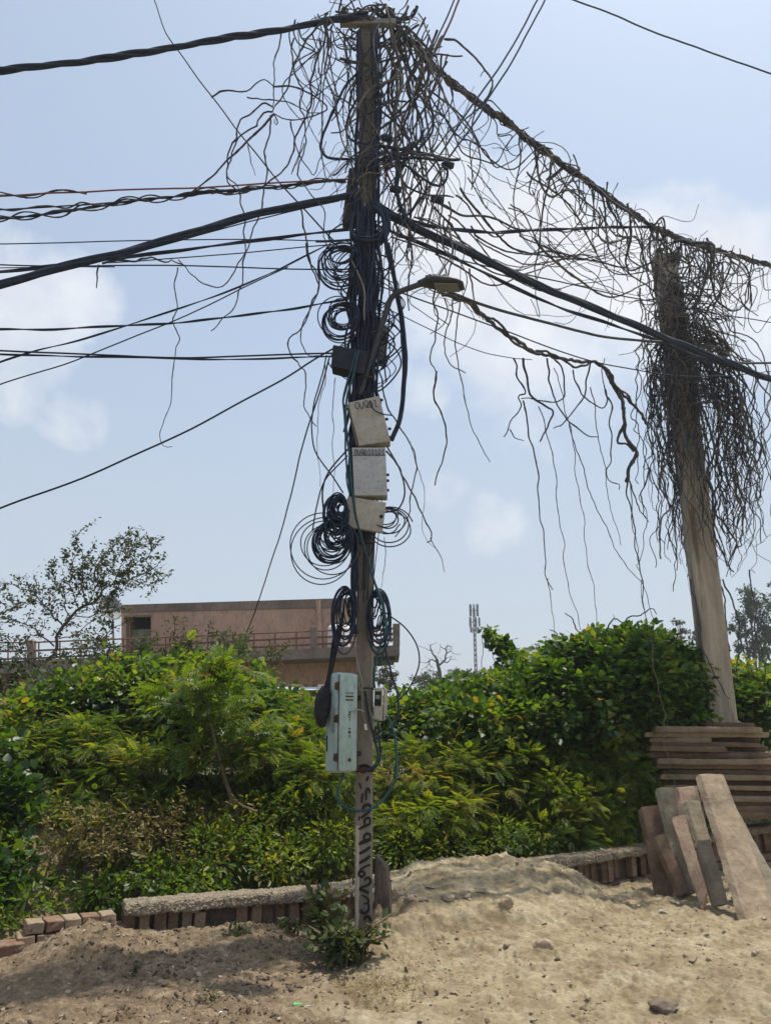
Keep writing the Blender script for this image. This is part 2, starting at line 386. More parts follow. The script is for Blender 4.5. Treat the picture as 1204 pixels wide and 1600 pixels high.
# clouds: banks of cumulus in chosen directions, broken up by noise
blobs = [(690, 360, .11, 1.15), (760, 375, .10, 1.15), (830, 355, .10, 1.25), (880, 420, .13, 1.2), (980, 430, .12, 1.1), (760, 440, .14, 1.1), (1110, 450, .12, 1.1), (1190, 470, .10, 1.0), (820, 500, .14, .9),
         (900, 520, .16, .55), (1040, 500, .12, .7), (620, 400, .07, .5), (770, 570, .07, .55), (660, 610, .05, .5), (850, 640, .10, .35),
         (30, 480, .10, .8), (110, 470, .07, .75), (20, 400, .05, .5), (60, 540, .08, .45), (110, 655, .06, .4), (20, 610, .06, .5), (770, 820, .07, .32), (690, 770, .06, .25), (470, 805, .05, .18), (540, 650, .06, .25)]
acc = None
wob = noise(nt, D, 5.0, 3, .6)
for (bx, by, br, bw) in blobs:
    d = ray(bx, by).normalized()
    vd = nt.nodes.new('ShaderNodeVectorMath'); vd.operation = 'DISTANCE'; nt.links.new(D, vd.inputs[0]); vd.inputs[1].default_value = d
    mr = nt.nodes.new('ShaderNodeMapRange'); mr.interpolation_type = 'SMOOTHSTEP'
    nt.links.new(vd.outputs['Value'], mr.inputs[0]); mr.inputs[1].default_value = br*1.25; mr.inputs[2].default_value = 0.0
    mr.inputs[3].default_value = 0; mr.inputs[4].default_value = bw
    acc = mr.outputs[0] if acc is None else mathn('MAXIMUM', acc, mr.outputs[0])
cn = noise(nt, D, 13.0, 10, .60, .3); cn2 = noise(nt, D, 4.5, 4, .5)
f = mathn('ADD', acc, mathn('MULTIPLY', mathn('SUBTRACT', cn.outputs[0], .5), 1.25))
f = mathn('ADD', f, mathn('MULTIPLY', mathn('SUBTRACT', cn2.outputs[0], .5), .5))
f = mathn('MULTIPLY', f, mathn('MINIMUM', mathn('MULTIPLY', acc, 5.0), 1.0))
cm = ramp(nt, f, [(.10, (0, 0, 0)), (.45, (.46, .46, .46)), (.95, (.86, .86, .86))])
shade = ramp(nt, noise(nt, D, 7.0, 6, .6).outputs[0], [(.3, CLOUD_LO), (.7, CLOUD_HI)])
final = mixc(nt, cm.outputs[0], base_sky, shade.outputs[0])
nt.links.new(final, bg.inputs[0]); bg.inputs[1].default_value = SKY_STRENGTH
SC.view_settings.view_transform = 'Standard'; SC.view_settings.look = 'None'; SC.view_settings.exposure = EXPOSURE; SC.view_settings.gamma = 1
SC.cycles.max_bounces = 6; SC.cycles.transparent_max_bounces = 4

# ============================================================ ground
WALL = [(-5.6, 4.3, .06), (-2.73, 6.03, .13), (-2.46, 6.34, .22), (-2.03, 6.56, .30), (-.32, 7.27, .30), (.25, 7.85, .32), (1.85, 8.6, .34), (2.97, 9.5, .34), (4.72, 10.0, .52), (8.5, 10.9, .62)]
WX = np.array([w[0] for w in WALL]); WY = np.array([w[1] for w in WALL]); WZ = np.array([w[2] for w in WALL])
def wall_y(x): return np.interp(x, WX, WY)
def ground_h(x, y):
    x = np.asarray(x, float); y = np.asarray(y, float)
    wy = wall_y(x); d = y - wy
    near = sst((y + 2)/4)*sst((60 - np.abs(x))/50)*sst((60-y)/50)
    xr = x*.8 - y*.6; yr = x*.6 + y*.8; xs_ = x*.31 + y*.95; ys_ = -x*.95 + y*.31
    n1 = vnoise(xr, yr, .9, 1)*.05 + vnoise(xs_, ys_, .33, 2)*.024
    n2 = vnoise(xr, yr, .15, 3)*.027 + vnoise(xs_, ys_, .075, 4)*.028 + vnoise(xr, yr, .042, 5)*.022 + vnoise(x, y, .027, 6)*.016
    n2 = n2*(.55 + 1.1*sst(vnoise(xs_, yr, .7, 7) + .5))
    z = (n1 + n2)*near
    wob = vnoise(x, y, .5, 8)*.5
    # sand heap banked against the wall
    cr = sst((x + .32)/.30)*sst((2.45 - x + wob*.5)/.95)
    slope = sst((d + 1.95 + wob*.5)/1.9)
    z = z + .335*cr*slope*(d < 3)
    led = sst((y - 6.72 - .25*(x-.6) - wob*.6)/.10)*sst((x - .1)/.2)*sst((1.5 - x)/.3)
    z = z + .075*led*(d < .0)
    # earth heap on the other side of the pole, and a low swell by the slabs
    z = z + .215*np.exp(-(((x + 2.2)/.46)**2 + ((y - 6.2)/.36)**2)) + .10*np.exp(-(((x + 1.35)/.6)**2 + ((y - 6.6)/.4)**2)) + .025*sst((d + .9)/.8)*sst((-.5 - x)/.4)*sst((x + 2.4)/.4)*(d < .1)
    z = z + .10*sst((x - 3.3)/1.2)*sst((d + 2.0)/1.2)*sst((1.2 - d)/.8)
    lump = np.maximum(0, vnoise(xr, yr, .10, 11) - .15)*.16*cr*np.exp(-((y - 6.85 - .25*(x-.6))/.22)**2)
    z = z + lump + (vnoise(x, y, .045, 12)*.022 + vnoise(x, y, .2, 13)*.03)*np.exp(-(((x + 2.0)/.6)**2 + ((y - 6.3)/.5)**2))
    # behind the wall: a ditch, then a bank under the bushes
    back = -.32*sst(d/.35)*(d > 0) + 1.35*sst((d - .5)/3.0) - 1.25*sst((d - 5)/9)
    back = back + .25*vnoise(x, y, 1.1, 21)*sst((d-.4)/.8)*sst((30 - d)/20)
    z = np.where(d > .10, z*(1 - sst((d-.1)/.3)) + back, z)
    return z
def gh(x, y): return float(ground_h(np.array([x]), np.array([y]))[0])
def axis(lo, hi, step, far_lo, far_hi, g=1.22):
    a = list(np.arange(lo, hi + 1e-6, step)); s = step; p = lo
    while p > far_lo: s *= g; p -= s; a.insert(0, p)
    s = step; p = hi
    while p < far_hi: s *= g; p += s; a.append(p)
    return np.array(a)
gx = axis(-3.4, 5.0, .0135, -420, 420); gy = axis(4.4, 10.0, .0135, -60, 430)
X, Y = np.meshgrid(gx, gy); Z = ground_h(X, Y); nx, ny = len(gx), len(gy)
V = np.stack([X, Y, Z], -1).reshape(-1, 3)
I = (np.arange(ny-1)[:, None]*nx + np.arange(nx-1)[None]).reshape(-1)
Fq = np.stack([I, I+1, I+nx+1, I+nx], 1)
me = bpy.data.meshes.new('ground'); me.vertices.add(len(V)); me.vertices.foreach_set('co', V.astype(np.float32).ravel())
me.loops.add(Fq.size); me.loops.foreach_set('vertex_index', Fq.astype(np.int32).ravel())
me.polygons.add(len(Fq)); me.polygons.foreach_set('loop_start', (np.arange(len(Fq))*4).astype(np.int32)); me.polygons.foreach_set('loop_total', np.full(len(Fq), 4, np.int32))
me.polygons.foreach_set('use_smooth', np.ones(len(Fq), bool)); me.update(calc_edges=True)
gm, nt, p = new_mat('sandy_earth')
tc = nt.nodes.new('ShaderNodeTexCoord'); P_ = tc.outputs['Object']
sand = ramp(nt, noise(nt, P_, 3.2, 10, .65).outputs[0], [(.3, (.20, .152, .090)), (.5, (.35, .284, .178)), (.72, (.50, .432, .30))]).outputs[0]
soil = ramp(nt, noise(nt, P_, 9.0, 10, .78).outputs[0], [(.36, (.13, .093, .057)), (.55, (.265, .198, .128)), (.68, (.42, .335, .23))]).outputs[0]
sp = nt.nodes.new('ShaderNodeSeparateXYZ'); nt.links.new(P_, sp.inputs[0])
nz = noise(nt, P_, 1.3, 6, .6)
def mth(op, a, b):
    n = nt.nodes.new('ShaderNodeMath'); n.operation = op
    for i, v in enumerate((a, b)):
        if isinstance(v, (int, float)): n.inputs[i].default_value = v
        else: nt.links.new(v, n.inputs[i])
    return n.outputs[0]
fx = mth('ADD', mth('MULTIPLY', sp.outputs[0], .9), mth('MULTIPLY', mth('SUBTRACT', nz.outputs[0], .5), 1.9))
fx = ramp(nt, mth('ADD', fx, .62), [(0.15, (0, 0, 0)), (.75, (1, 1, 1))]).outputs[0]
col = mixc(nt, fx, soil, sand)
sg = ramp(nt, noise(nt, P_, 26, 8, .75).outputs[0], [(.32, (.62, .60, .56)), (.55, (1.0, 1.0, 1.0)), (.75, (1.22, 1.20, 1.16))]).outputs[0]
col = mixc(nt, 1.0, col, sg, 'MULTIPLY')
# soil under the bushes and dry grassland beyond
far = ramp(nt, noise(nt, P_, .12, 6, .6).outputs[0], [(.35, (.07, .085, .03)), (.65, (.14, .13, .06))]).outputs[0]
vr = nt.nodes.new('ShaderNodeMapRange'); nt.links.new(sp.outputs[1], vr.inputs[0]); vr.inputs[1].default_value = 12; vr.inputs[2].default_value = 18
col = mixc(nt, vr.outputs[0], col, far)
speck = ramp(nt, noise(nt, P_, 55, 4, .7).outputs[0], [(.56, (0, 0, 0)), (.68, (1, 1, 1))]).outputs[0]
col = mixc(nt, mth('MULTIPLY', speck, .5), col, (.12, .088, .052))
nt.links.new(col, p.inputs['Base Color']); p.inputs['Roughness'].default_value = .95; p.inputs['Specular IOR Level'].default_value = .15
bp = nt.nodes.new('ShaderNodeBump'); bp.inputs['Strength'].default_value = .9; bp.inputs['Distance'].default_value = .022
nt.links.new(noise(nt, P_, 45, 8, .75).outputs[0], bp.inputs['Height']); nt.links.new(bp.outputs[0], p.inputs['Normal'])
g = link_mesh(me, 'ground', gm); tag(g, 'sandy earth ground heaped against the low brick wall', None, None, 'structure')

# ============================================================ the low wall
wl = thing('brick_wall', 'low worn brick wall with a rough concrete coping running behind the poles', 'wall', (-.3, 7.3, 0))
bk = MB(); cp = MB()
def wall_pt(s, k0=3):
    # arc-length walk along the wall from vertex k0
    k = k0
    while k < len(WALL)-1:
        a = Vector(WALL[k]); b = Vector(WALL[k+1]); L = (Vector((b.x-a.x, b.y-a.y))).length
        if s <= L: return a.lerp(b, s/L), Vector((b.x-a.x, b.y-a.y, 0)).normalized()
        s -= L; k += 1
    return None, None
def brick(mb, c, t, lx, ly, lz):
    n = Vector((-t.y, t.x, 0)); a = random.uniform(-.07, .07); t2 = (t + n*a).normalized(); n2 = Vector((-t2.y, t2.x, 0))
    P = [c + t2*(sx*lx/2) - n2*(ly/2) + Vector((0, 0, sz*lz/2)) for sx, sz in ((-1,-1),(1,-1),(1,1),(-1,1))]
    mb.prism(P, n2*ly)
s = .05
while True:
    q, t = wall_pt(s)
    if q is None or q.x > 8: break
    if random.random() < .88:
        n = Vector((-t.y, t.x, 0)); dep = random.choice((0, .015, .05, .07, .085, .03))
        brick(bk, Vector((q.x, q.y, q.z - .085 - .115)) + n*(.06 + dep), t, .088 + random.uniform(-.016, .010), .12, random.uniform(.19, .23))
    s += random.uniform(.096, .122)
s = .1
while True:
    q, t = wall_pt(s)
    if q is None or q.x > 8: break
    n = Vector((-t.y, t.x, 0))
    for r_ in range(2):
        brick(bk, Vector((q.x, q.y, q.z - .085 - .23 - .045 - r_*.085)) + n*(.065 + random.uniform(-.01, .02)) + t*(r_*.11), t, .215, .13, .074)
    s += .235
bk.build('brickwork', M['brick'], wl, bevel=.006, segs=1, rough=.006, cuts=1)
# core that the bricks stand in
core = MB()
for k in range(3, len(WALL)-1):
    a = Vector(WALL[k]); b = Vector(WALL[k+1]); t = Vector((b.x-a.x, b.y-a.y, 0)).normalized(); n = Vector((-t.y, t.x, 0))
    o_ = n*.095
    core.add([Vector((a.x, a.y, -.4))+o_, Vector((b.x, b.y, -.4))+o_, Vector((b.x, b.y, b.z-.088))+o_, Vector((a.x, a.y, a.z-.088))+o_,
              Vector((a.x, a.y, -.4))+n*.2, Vector((b.x, b.y, -.4))+n*.2, Vector((b.x, b.y, b.z-.088))+n*.2, Vector((a.x, a.y, a.z-.088))+n*.2],
             [(0,1,2,3),(7,6,5,4),(3,2,6,7),(0,3,7,4),(1,5,6,2)])
core.build('mortar_core', M['stone_dark'], wl)
# coping: one swept strip with a broken, lumpy surface
prof = [(-.035, -.086), (-.05, -.07), (-.045, -.02), (-.025, .0), (.10, .006), (.20, .0), (.235, -.012), (.245, -.06), (.22, -.088)]
st = [wall_pt(.0 + i*.03) for i in range(0, 330)]; st = [q for q in st if q[0] is not None and q[0].x < 8.2]
Vv = []; Ff = []; m_ = len(prof)
for i, (q, t) in enumerate(st):
    n = Vector((-t.y, t.x, 0))
    for (pn, pz) in prof: Vv.append(Vector((q.x, q.y, q.z)) + n*pn + Vector((0, 0, pz)))
for i in range(len(st)-1):
    for k in range(m_):
        k2 = (k+1) % m_; Ff.append((i*m_+k, (i+1)*m_+k, (i+1)*m_+k2, i*m_+k2))
Ff.append(tuple(range(m_))); Ff.append(tuple((len(st)-1)*m_+k for k in range(m_-1, -1, -1)))
cp.add(Vv, Ff); cp.build('coping', M['coping'], wl, rough=.013, fine=.012, cuts=3, seed=3)
# stepped broken end of the wall
be = MB()
def course(a, b, z, rows, lx=.22, lz=.075, ly=.2):
    a = Vector(a); b = Vector(b); t = (b-a).normalized(); L = (b-a).length; n = Vector((-t.y, t.x, 0))
    for r_ in range(rows):
        s = lx/2 - (r_ % 2)*lx*.4
        while s < L:
            brick(be, a + t*s + n*.1 + Vector((0, 0, z - lz/2 - r_*(lz+.012) + random.uniform(-.004, .004))), t, lx-.012, ly+random.uniform(-.02, .01), lz)
            s += lx
course((-5.6, 4.3, 0), (-2.66, 6.06, 0), .13, 3)
course((-2.62, 6.18, 0), (-2.03, 6.53, 0), .235, 3, lx=.13)
be.build('broken_end', M['brick'], wl, bevel=.006, segs=1, rough=.009, fine=.004, cuts=1, seed=5)

# ============================================================ building
def Yb(px): return 24.6 - (px - 190)/340*1.2
def bp_(px, py, dY=0): return at(px, py, Yb(px) + dY)
bd = thing('terrace_house', 'pink plastered flat-roofed house with a railed roof terrace beyond the bushes', 'house', bp_(350, 1150))
def panel(mb, x0, y0a, y0b, x1, y1a, y1b, dY=0, th=.12):
    """upright panel between photo columns x0 and x1; tops and bottoms in photo rows"""
    mb.prism([bp_(x0, y0b, dY), bp_(x1, y1b, dY), bp_(x1, y1a, dY), bp_(x0, y0a, dY)], (0, th, 0)); return mb
# upper room: wall built round its opening
DEEP = 4.2
mb = MB()
panel(mb, 190, 957, 1040, 197, 957, 1040, 0, .25); panel(mb, 236, 956, 1040, 556, 949, 1036, 0, .25)
panel(mb, 197, 957, 963, 236, 956, 962, 0, .25)
P0 = bp_(190, 1040); P1 = bp_(190, 957)
mb.prism([P0 + Vector((0, .25, 0)), P1 + Vector((0, .25, 0)), P1 + Vector((.2, .25, 0)), P0 + Vector((.2, .25, 0))], (0, DEEP, 0))
P0 = bp_(556, 1036); P1 = bp_(556, 949)
mb.prism([P0 + Vector((-.2, .25, 0)), P1 + Vector((-.2, .25, 0)), P1 + Vector((0, .25, 0)), P0 + Vector((0, .25, 0))], (0, DEEP, 0))
mb.build('wall', M['plaster'], bd)
mb = MB(); a = bp_(189, 956.6, -.03); b = bp_(557, 948.6, -.03); a2 = bp_(189, 945, -.03); b2 = bp_(557, 934, -.03)
mb.prism([a, b, b2, a2], (0, DEEP + .6, 0)); mb.build('roof', M['parapet'], bd)
win = panel(MB(), 198, 984, 1039, 235.5, 983, 1039, .5, .06).build('door', rough_mat('grey_green_door', (.16, .19, .14), (.22, .25, .19), 3, .8, .1), bd)
panel(MB(), 196, 962, 1040, 237, 961, 1040, .9, .05).build('interior_shade_panel', M['slot'], bd)  # near-black panel paints the unlit room behind the doorway
panel(MB(), 196.5, 961.5, 964.5, 236.5, 960.5, 963.5, -.06, .05).build('door_frame', M['parapet'], bd)
mb = MB(); mb.tube([bp_(497, 938, -.08), bp_(499, 975, -.08), bp_(502, 1014, -.08)], .07, 8); mb.build('drain_pipe', M['plaster'], bd)
# terrace slab with its overhang
def slab(mb, x0, x1, t0, t1, b0, b1, front, depth):
    mb.prism([bp_(x0, b0, front), bp_(x1, b1, front), bp_(x1, t1, front), bp_(x0, t0, front)], (0, depth, 0))
mb = MB(); slab(mb, -160, 489, 1040, 1013, 1060, 1029, -1.55, 6.2); slab(mb, 489.3, 624, 1013, 1008, 1029, 1024, -1.55, 2.1)
mb.build('terrace_slab', M['slabcon'], bd)
mb = MB(); slab(mb, 560, 616, 1027, 1025.5, 1036, 1031, -1.3, 1.6); mb.build('underside_shade', M['dark_metal'], bd)  # dark block painting the shade under the slab's overhang
panel(MB(), -160, 1062, 1200, 556, 1031, 1200, -.2, .3).build('lower_wall', M['plaster'], bd)
for x in (47, 350, 490, 619):
    yb = 1040 - (x + 160)/649*27 + 1 if x < 500 else 1009
    w = 5.5
    mb = MB(); top = {47: 1000, 350: 985, 490: 979, 619: 974}[x]
    mb.prism([bp_(x-w, yb, -1.5), bp_(x+w, yb, -1.5), bp_(x+w, top, -1.5), bp_(x-w, top, -1.5)], (0, .24, 0))
    mb.build('terrace_post', M['slabcon'], bd, bevel=.02)
for seg in ((-160, 42), (53, 344), (356, 484), (496, 613)):
    mb = MB()
    def yr(x, k):   # rail height k in photo rows
        t = [(-160, 1006, 1021, 1033), (47, 1004, 1017, 1029), (350, 992, 1003, 1014), (490, 986, 996, 1007), (619, 982, 991, 1000)]
        return np.interp(x, [q[0] for q in t], [q[1+k] for q in t])
    for k in range(3):
        mb.tube([bp_(x, yr(x, k), -1.4) for x in np.linspace(seg[0], seg[1], 8)], .032 if k else .026, 6)
    x = seg[0] + 8
    while x < seg[1]:
        mb.tube([bp_(x, yr(x, 0), -1.4), bp_(x, yr(x, 2) + 8, -1.4)], .022, 6); x += 33
    mb.build('railing', M['railpaint'], bd)
mb = MB()
for k, y in enumerate((984, 991, 998)):
    mb.tube([bp_(619, y - 3 + k*1.5, -1.4), bp_(575, y + 3, 2.2)], .03, 6)
for t in np.linspace(0, 1, 7):
    a = bp_(619, 981, -1.4).lerp(bp_(575, 987, 2.2), t); b = bp_(619, 1004, -1.4).lerp(bp_(575, 1004, 2.2), t); mb.tube([a, b], .024, 6)
mb.build('railing', M['railpaint'], bd)
# roof water tank, dish
c = bp_(529, 1015, -.9); r = 17*mpp(529, 1000, Yb(529))
h = (bp_(529, 976, -.9) - c).z
tk = thing('water_tank', 'white round plastic water tank standing on the roof terrace', 'water tank', c)
mb = MB(); mb.lathe(c, [(r*.96, 0), (r, .05*h), (r, .3*h), (r*.97, .33*h), (r, .36*h), (r, .62*h), (r*.97, .65*h), (r, .68*h), (r, .85*h), (r*.85, .95*h), (r*.4, h)], 24)
mb.build('tank_body', M['tank'], tk, smooth=True)
mb = MB(); mb.lathe(c + Vector((0, 0, h)), [(r*.36, 0), (r*.36, .05), (r*.3, .08)], 16); mb.build('lid', M['dark_metal'], tk)
c = bp_(172, 950, .8)
ds = thing('dish_antenna', 'grey dish antenna on a stub pole beside the flat roof', 'antenna', bp_(180, 1000, .8))
ax = Vector((.75, -.55, .35)).normalized(); rr = 22*mpp(175, 945, 25)
mb = MB(); mb.lathe(c, [(.02, -.16), (rr*.5, -.10), (rr*.8, -.03), (rr, .06), (rr*.99, .075), (rr*.8, -.01), (rr*.5, -.08), (.02, -.14)], 24, ax); mb.build('dish', M['gi'], ds, smooth=True)
mb = MB(); mb.tube([bp_(178, 1010, .8), bp_(176, 960, .8), c - ax*.16], .035, 8); mb.build('mast', M['gi'], ds)
mb = MB(); mb.tube([c - ax*.1 + Vector((0, 0, -rr*.6)), c + ax*.55, c + ax*.6], .018, 6); mb.build('feed_arm', M['gi'], ds)
# wall of loose brick and a plastic sheet lower down
mb = MB()
for r_ in range(7):
    x = 395 + random.uniform(-6, 6)
    while x < 520:
        w = random.uniform(9, 13)
        mb.prism([at(x, 1101 - r_*4.6, 21 + random.uniform(-.1, .1)) + Vector((0, 0, 0)), at(x+w-1, 1101 - r_*4.6, 21), at(x+w-1, 1097.4 - r_*4.6, 21), at(x, 1097.4 - r_*4.6, 21)], (0, .2, 0)); x += w
mb.build('brick_stack_wall', M['brick'], None, rough=.01)
tag(bpy.context.scene.objects['brick_stack_wall'], 'rough brown dry-laid brick parapet below the pink house', 'wall')
mb = MB()
mb.prism([at(388, 1077, 20.6), at(508, 1078, 20.2), at(508, 1073, 20.2), at(440, 1074, 20.5), at(388, 1075.6, 20.6)], (0, .5, 0))
o = mb.build('plastic_sheet', M['sheet'], None, rough=.02, cuts=3); tag(o, 'narrow blue and white plastic sheet lying on the brown parapet', 'sheet')

# ============================================================ telecom mast
Yt = 170; base = at(744, 1075, Yt); tm = thing('telecom_mast', 'slim grey telecom mast far off above the scrub', 'mast', base)
top = at(737.5, 950, Yt); m1 = mpp(740, 1000, Yt); mb = MB()
axis_ = lambda t: Vector((base.x, base.y, base.z)).lerp(Vector((base.x - .3, base.y, top.z)), t)
H = top.z - base.z; w0 = .5; x0 = base.x
def tw(t): return w0*(1 - .35*t)
for sx, sy in ((-1,-1),(1,-1),(1,1),(-1,1)):
    mb.tube([Vector((x0 + sx*tw(t)*.5, Yt + sy*tw(t)*.5, base.z + H*t)) for t in (0, .5, 1)], .11, 5)
nb = 16
for k in range(nb):
    z0, z1 = base.z + H*k/nb, base.z + H*(k+1)/nb; a, b = tw(k/nb)*.5, tw((k+1)/nb)*.5
    for (s0, s1) in (((-1,-1),(1,-1)), ((1,-1),(1,1)), ((1,1),(-1,1)), ((-1,1),(-1,-1))):
        mb.tube([Vector((x0+s0[0]*a, Yt+s0[1]*a, z0)), Vector((x0+s1[0]*b, Yt+s1[1]*b, z1))], .06, 4)
mb.build('lattice', M['dark_metal'], tm)
for (z, n_, rad, hh) in ((.97, 6, .9, 2.6), (.82, 5, 1.1, 2.0), (.72, 4, .8, 1.2)):
    for k in range(n_):
        a = 6.283*k/n_ + z*9; c = Vector((x0 + math.cos(a)*rad, Yt + math.sin(a)*rad, base.z + H*z))
        mb = MB(); mb.box(c, (.42, .25, hh), Matrix.Rotation(a, 3, 'Z')); mb.tube([c, Vector((x0, Yt, c.z))], .06, 4); mb.build('antenna', M['lamp_grey'], tm)

# ============================================================ branching plants
def grow(mb, p, d, L, r, depth, tips, spread=.6, up=.15, kids=3, nodes=None):
    n = 7; P = [p]; dd = d.normalized()
    for i in range(n):
        dd = (dd + Vector((random.gauss(0, .12), random.gauss(0, .12), random.gauss(0, .12) + up*.1))).normalized()
        P.append(P[-1] + dd*L/n)
    mb.tube(P, [r*(1 - .5*i/n) for i in range(n+1)], 6 if r > .02 else 4)
    if depth == 0:
        tips.append(P); return
    for k in range(kids):
        i = random.randint(3, n) if k else n
        ax = Vector((random.gauss(0, 1), random.gauss(0, 1), random.gauss(0, 1))).normalized()
        nd = (dd + ax*spread + Vector((0, 0, up))).normalized()
        grow(mb, P[i], nd, L*random.uniform(.55, .8), r*.55, depth-1, tips, spread, up, kids)
    if depth <= 1: tips.append(P[3:])
def leaves_on(tips, per, size, spread, name, kind, mat, parent, hang=0.2):
    P = []; T = []; N = []
    for t in tips:
        for k in range(per):
            i = random.random()*(len(t)-1.001); j = int(i); q = t[j].lerp(t[j+1], i-j); d = (t[j+1]-t[j]).normalized()
            P.append(q + Vector((random.gauss(0, spread), random.gauss(0, spread), random.gauss(0, spread))))
            T.append(d*.5 + Vector((random.gauss(0, .6), random.gauss(0, .6), random.gauss(0, .4) - hang)))
            N.append(Vector((random.gauss(0, .6), random.gauss(0, .6), 1)))
    n = len(P)
    return leaf_mesh(name, kind, np.array(P), np.array(N), np.array(T), np.array([size*random.uniform(.65, 1.3) for _ in range(n)]), mat, parent)
# slanting small-leaved tree in front of the terrace
Yl = 13.0
tr = thing('slanting_tree', 'slender leaning tree with small sparse leaves standing before the terrace rail', 'tree', at(57, 1120, Yl))
limbs = [([(56,1120),(60,1075),(72,1040),(85,1010),(100,980),(135,945),(170,920),(210,902),(246,884)], 7.0, 1.2),
 ([(135,945),(130,900),(124,862),(119,842)], 2.4, .8), ([(160,926),(152,890),(166,862),(196,838)], 2.6, .8), ([(185,912),(214,880),(243,853)], 2.4, .8),
 ([(100,980),(75,950),(48,926),(12,910)], 2.8, .8), ([(85,1010),(60,985),(30,972),(-12,968)], 2.6, .8), ([(112,968),(96,930),(80,888)], 2.2, .7), ([(125,955),(112,915),(100,872)], 2.0, .7),
 ([(118,962),(150,962),(185,930),(205,915)], 1.9, .7), ([(92,998),(120,990),(150,965),(176,945)], 2.0, .7), ([(70,1045),(40,1030),(15,1000),(-5,985)], 2.0, .7),
 ([(80,1020),(120,1020),(160,1000),(178,975)], 1.8, .7), ([(140,942),(152,915),(140,880),(112,905)], 1.6, .6), ([(52,928),(35,950),(10,948)], 1.4, .6), ([(205,904),(225,915),(252,908)], 1.4, .6),
 ([(172,918),(188,890),(200,868),(212,850)], 1.7, .6), ([(150,930),(165,900),(182,875),(205,862)], 1.5, .6)]
tips = []; mb = MB(); tb = MB()
for k, (pts, w, tp) in enumerate(limbs):
    P = pxpath(pts, Yl, Yl + random.uniform(-.9, .9), 5); P = wig(P, .025, .5, .3, .10)
    r = w*.5*mpp(100, 980, Yl); rr = [r*(1 - .75*i/(len(P)-1)) for i in range(len(P))]
    (tb if k == 0 else mb).tube(P, rr, 7)
    for i in range(2 if k else 5, len(P)):
        if random.random() < (.95 if k else .6):
            d = (P[i]-P[i-1]).normalized(); side = Vector((random.gauss(0, 1), random.gauss(0, 1), random.gauss(0, .8) + .3)).normalized()
            L = random.uniform(.18, .5); Q = [P[i]]
            dd = (d + side).normalized()
            for _ in range(5): dd = (dd + Vector((random.gauss(0, .18), random.gauss(0, .18), random.gauss(0, .18)))).normalized(); Q.append(Q[-1] + dd*L/5)
            mb.tube(Q, [.008, .007, .006, .005, .004, .003], 4); tips.append(Q)
tb.build('trunk', M['bark'], tr, smooth=True); mb.build('branches', M['bark'], tr, smooth=True)
mb = MB(); P = pxpath([(60,1078),(64,1062),(71,1041)], Yl, Yl, 5); mb.tube(P, [6.4*mpp(65, 1060, Yl)]*len(P), 10); mb.build('whitewash_band', M['bark_pale'], tr, smooth=True)
leaves_on(tips, 27, .060, .035, 'foliage', 'oval', M['leaf_grey'], tr)
# far bare tree
Yd = 46; dt = thing('bare_tree', 'small leafless tree black against the hazy sky', 'tree', at(686, 1075, Yd)); mb = MB()
u = mpp(688, 1040, Yd)
tb = MB(); P = pxpath([(686,1085),(687,1055),(684,1040),(682,1030)], Yd, Yd); tb.tube(P, [u*3.2*(1-.3*i/len(P)) for i in range(len(P))], 7); tb.build('trunk', M['bark'], dt)
tips = []
for pts, w in (([(682,1030),(676,1022),(673,1014),(672,1008)], 1.6), ([(684,1040),(692,1032),(698,1022),(696,1014),(700,1008)], 1.7), ([(692,1032),(700,1034),(706,1026)], 1.0), ([(682,1034),(672,1032),(664,1036)], 1.2),
               ([(698,1020),(704,1016),(708,1022)], .8), ([(674,1016),(667,1015),(664,1014)], .8), ([(672,1032),(668,1040),(666,1046)], .7), ([(697,1016),(690,1012),(688,1007)], .7)):
    P = wig(pxpath(pts, Yd, Yd + random.uniform(-.6, .6)), .05, .9, .4, .15); mb.tube(P, [u*w*(1-.6*i/len(P)) for i in range(len(P))], 5)
    for i in range(2, len(P), 2):
        grow(mb, P[i], Vector((random.gauss(0, 1), random.gauss(0, .6), random.gauss(0, .6))), .35, u*.4, 1, tips, .9, -.05, 2)
mb.build('branches', M['bark'], dt)

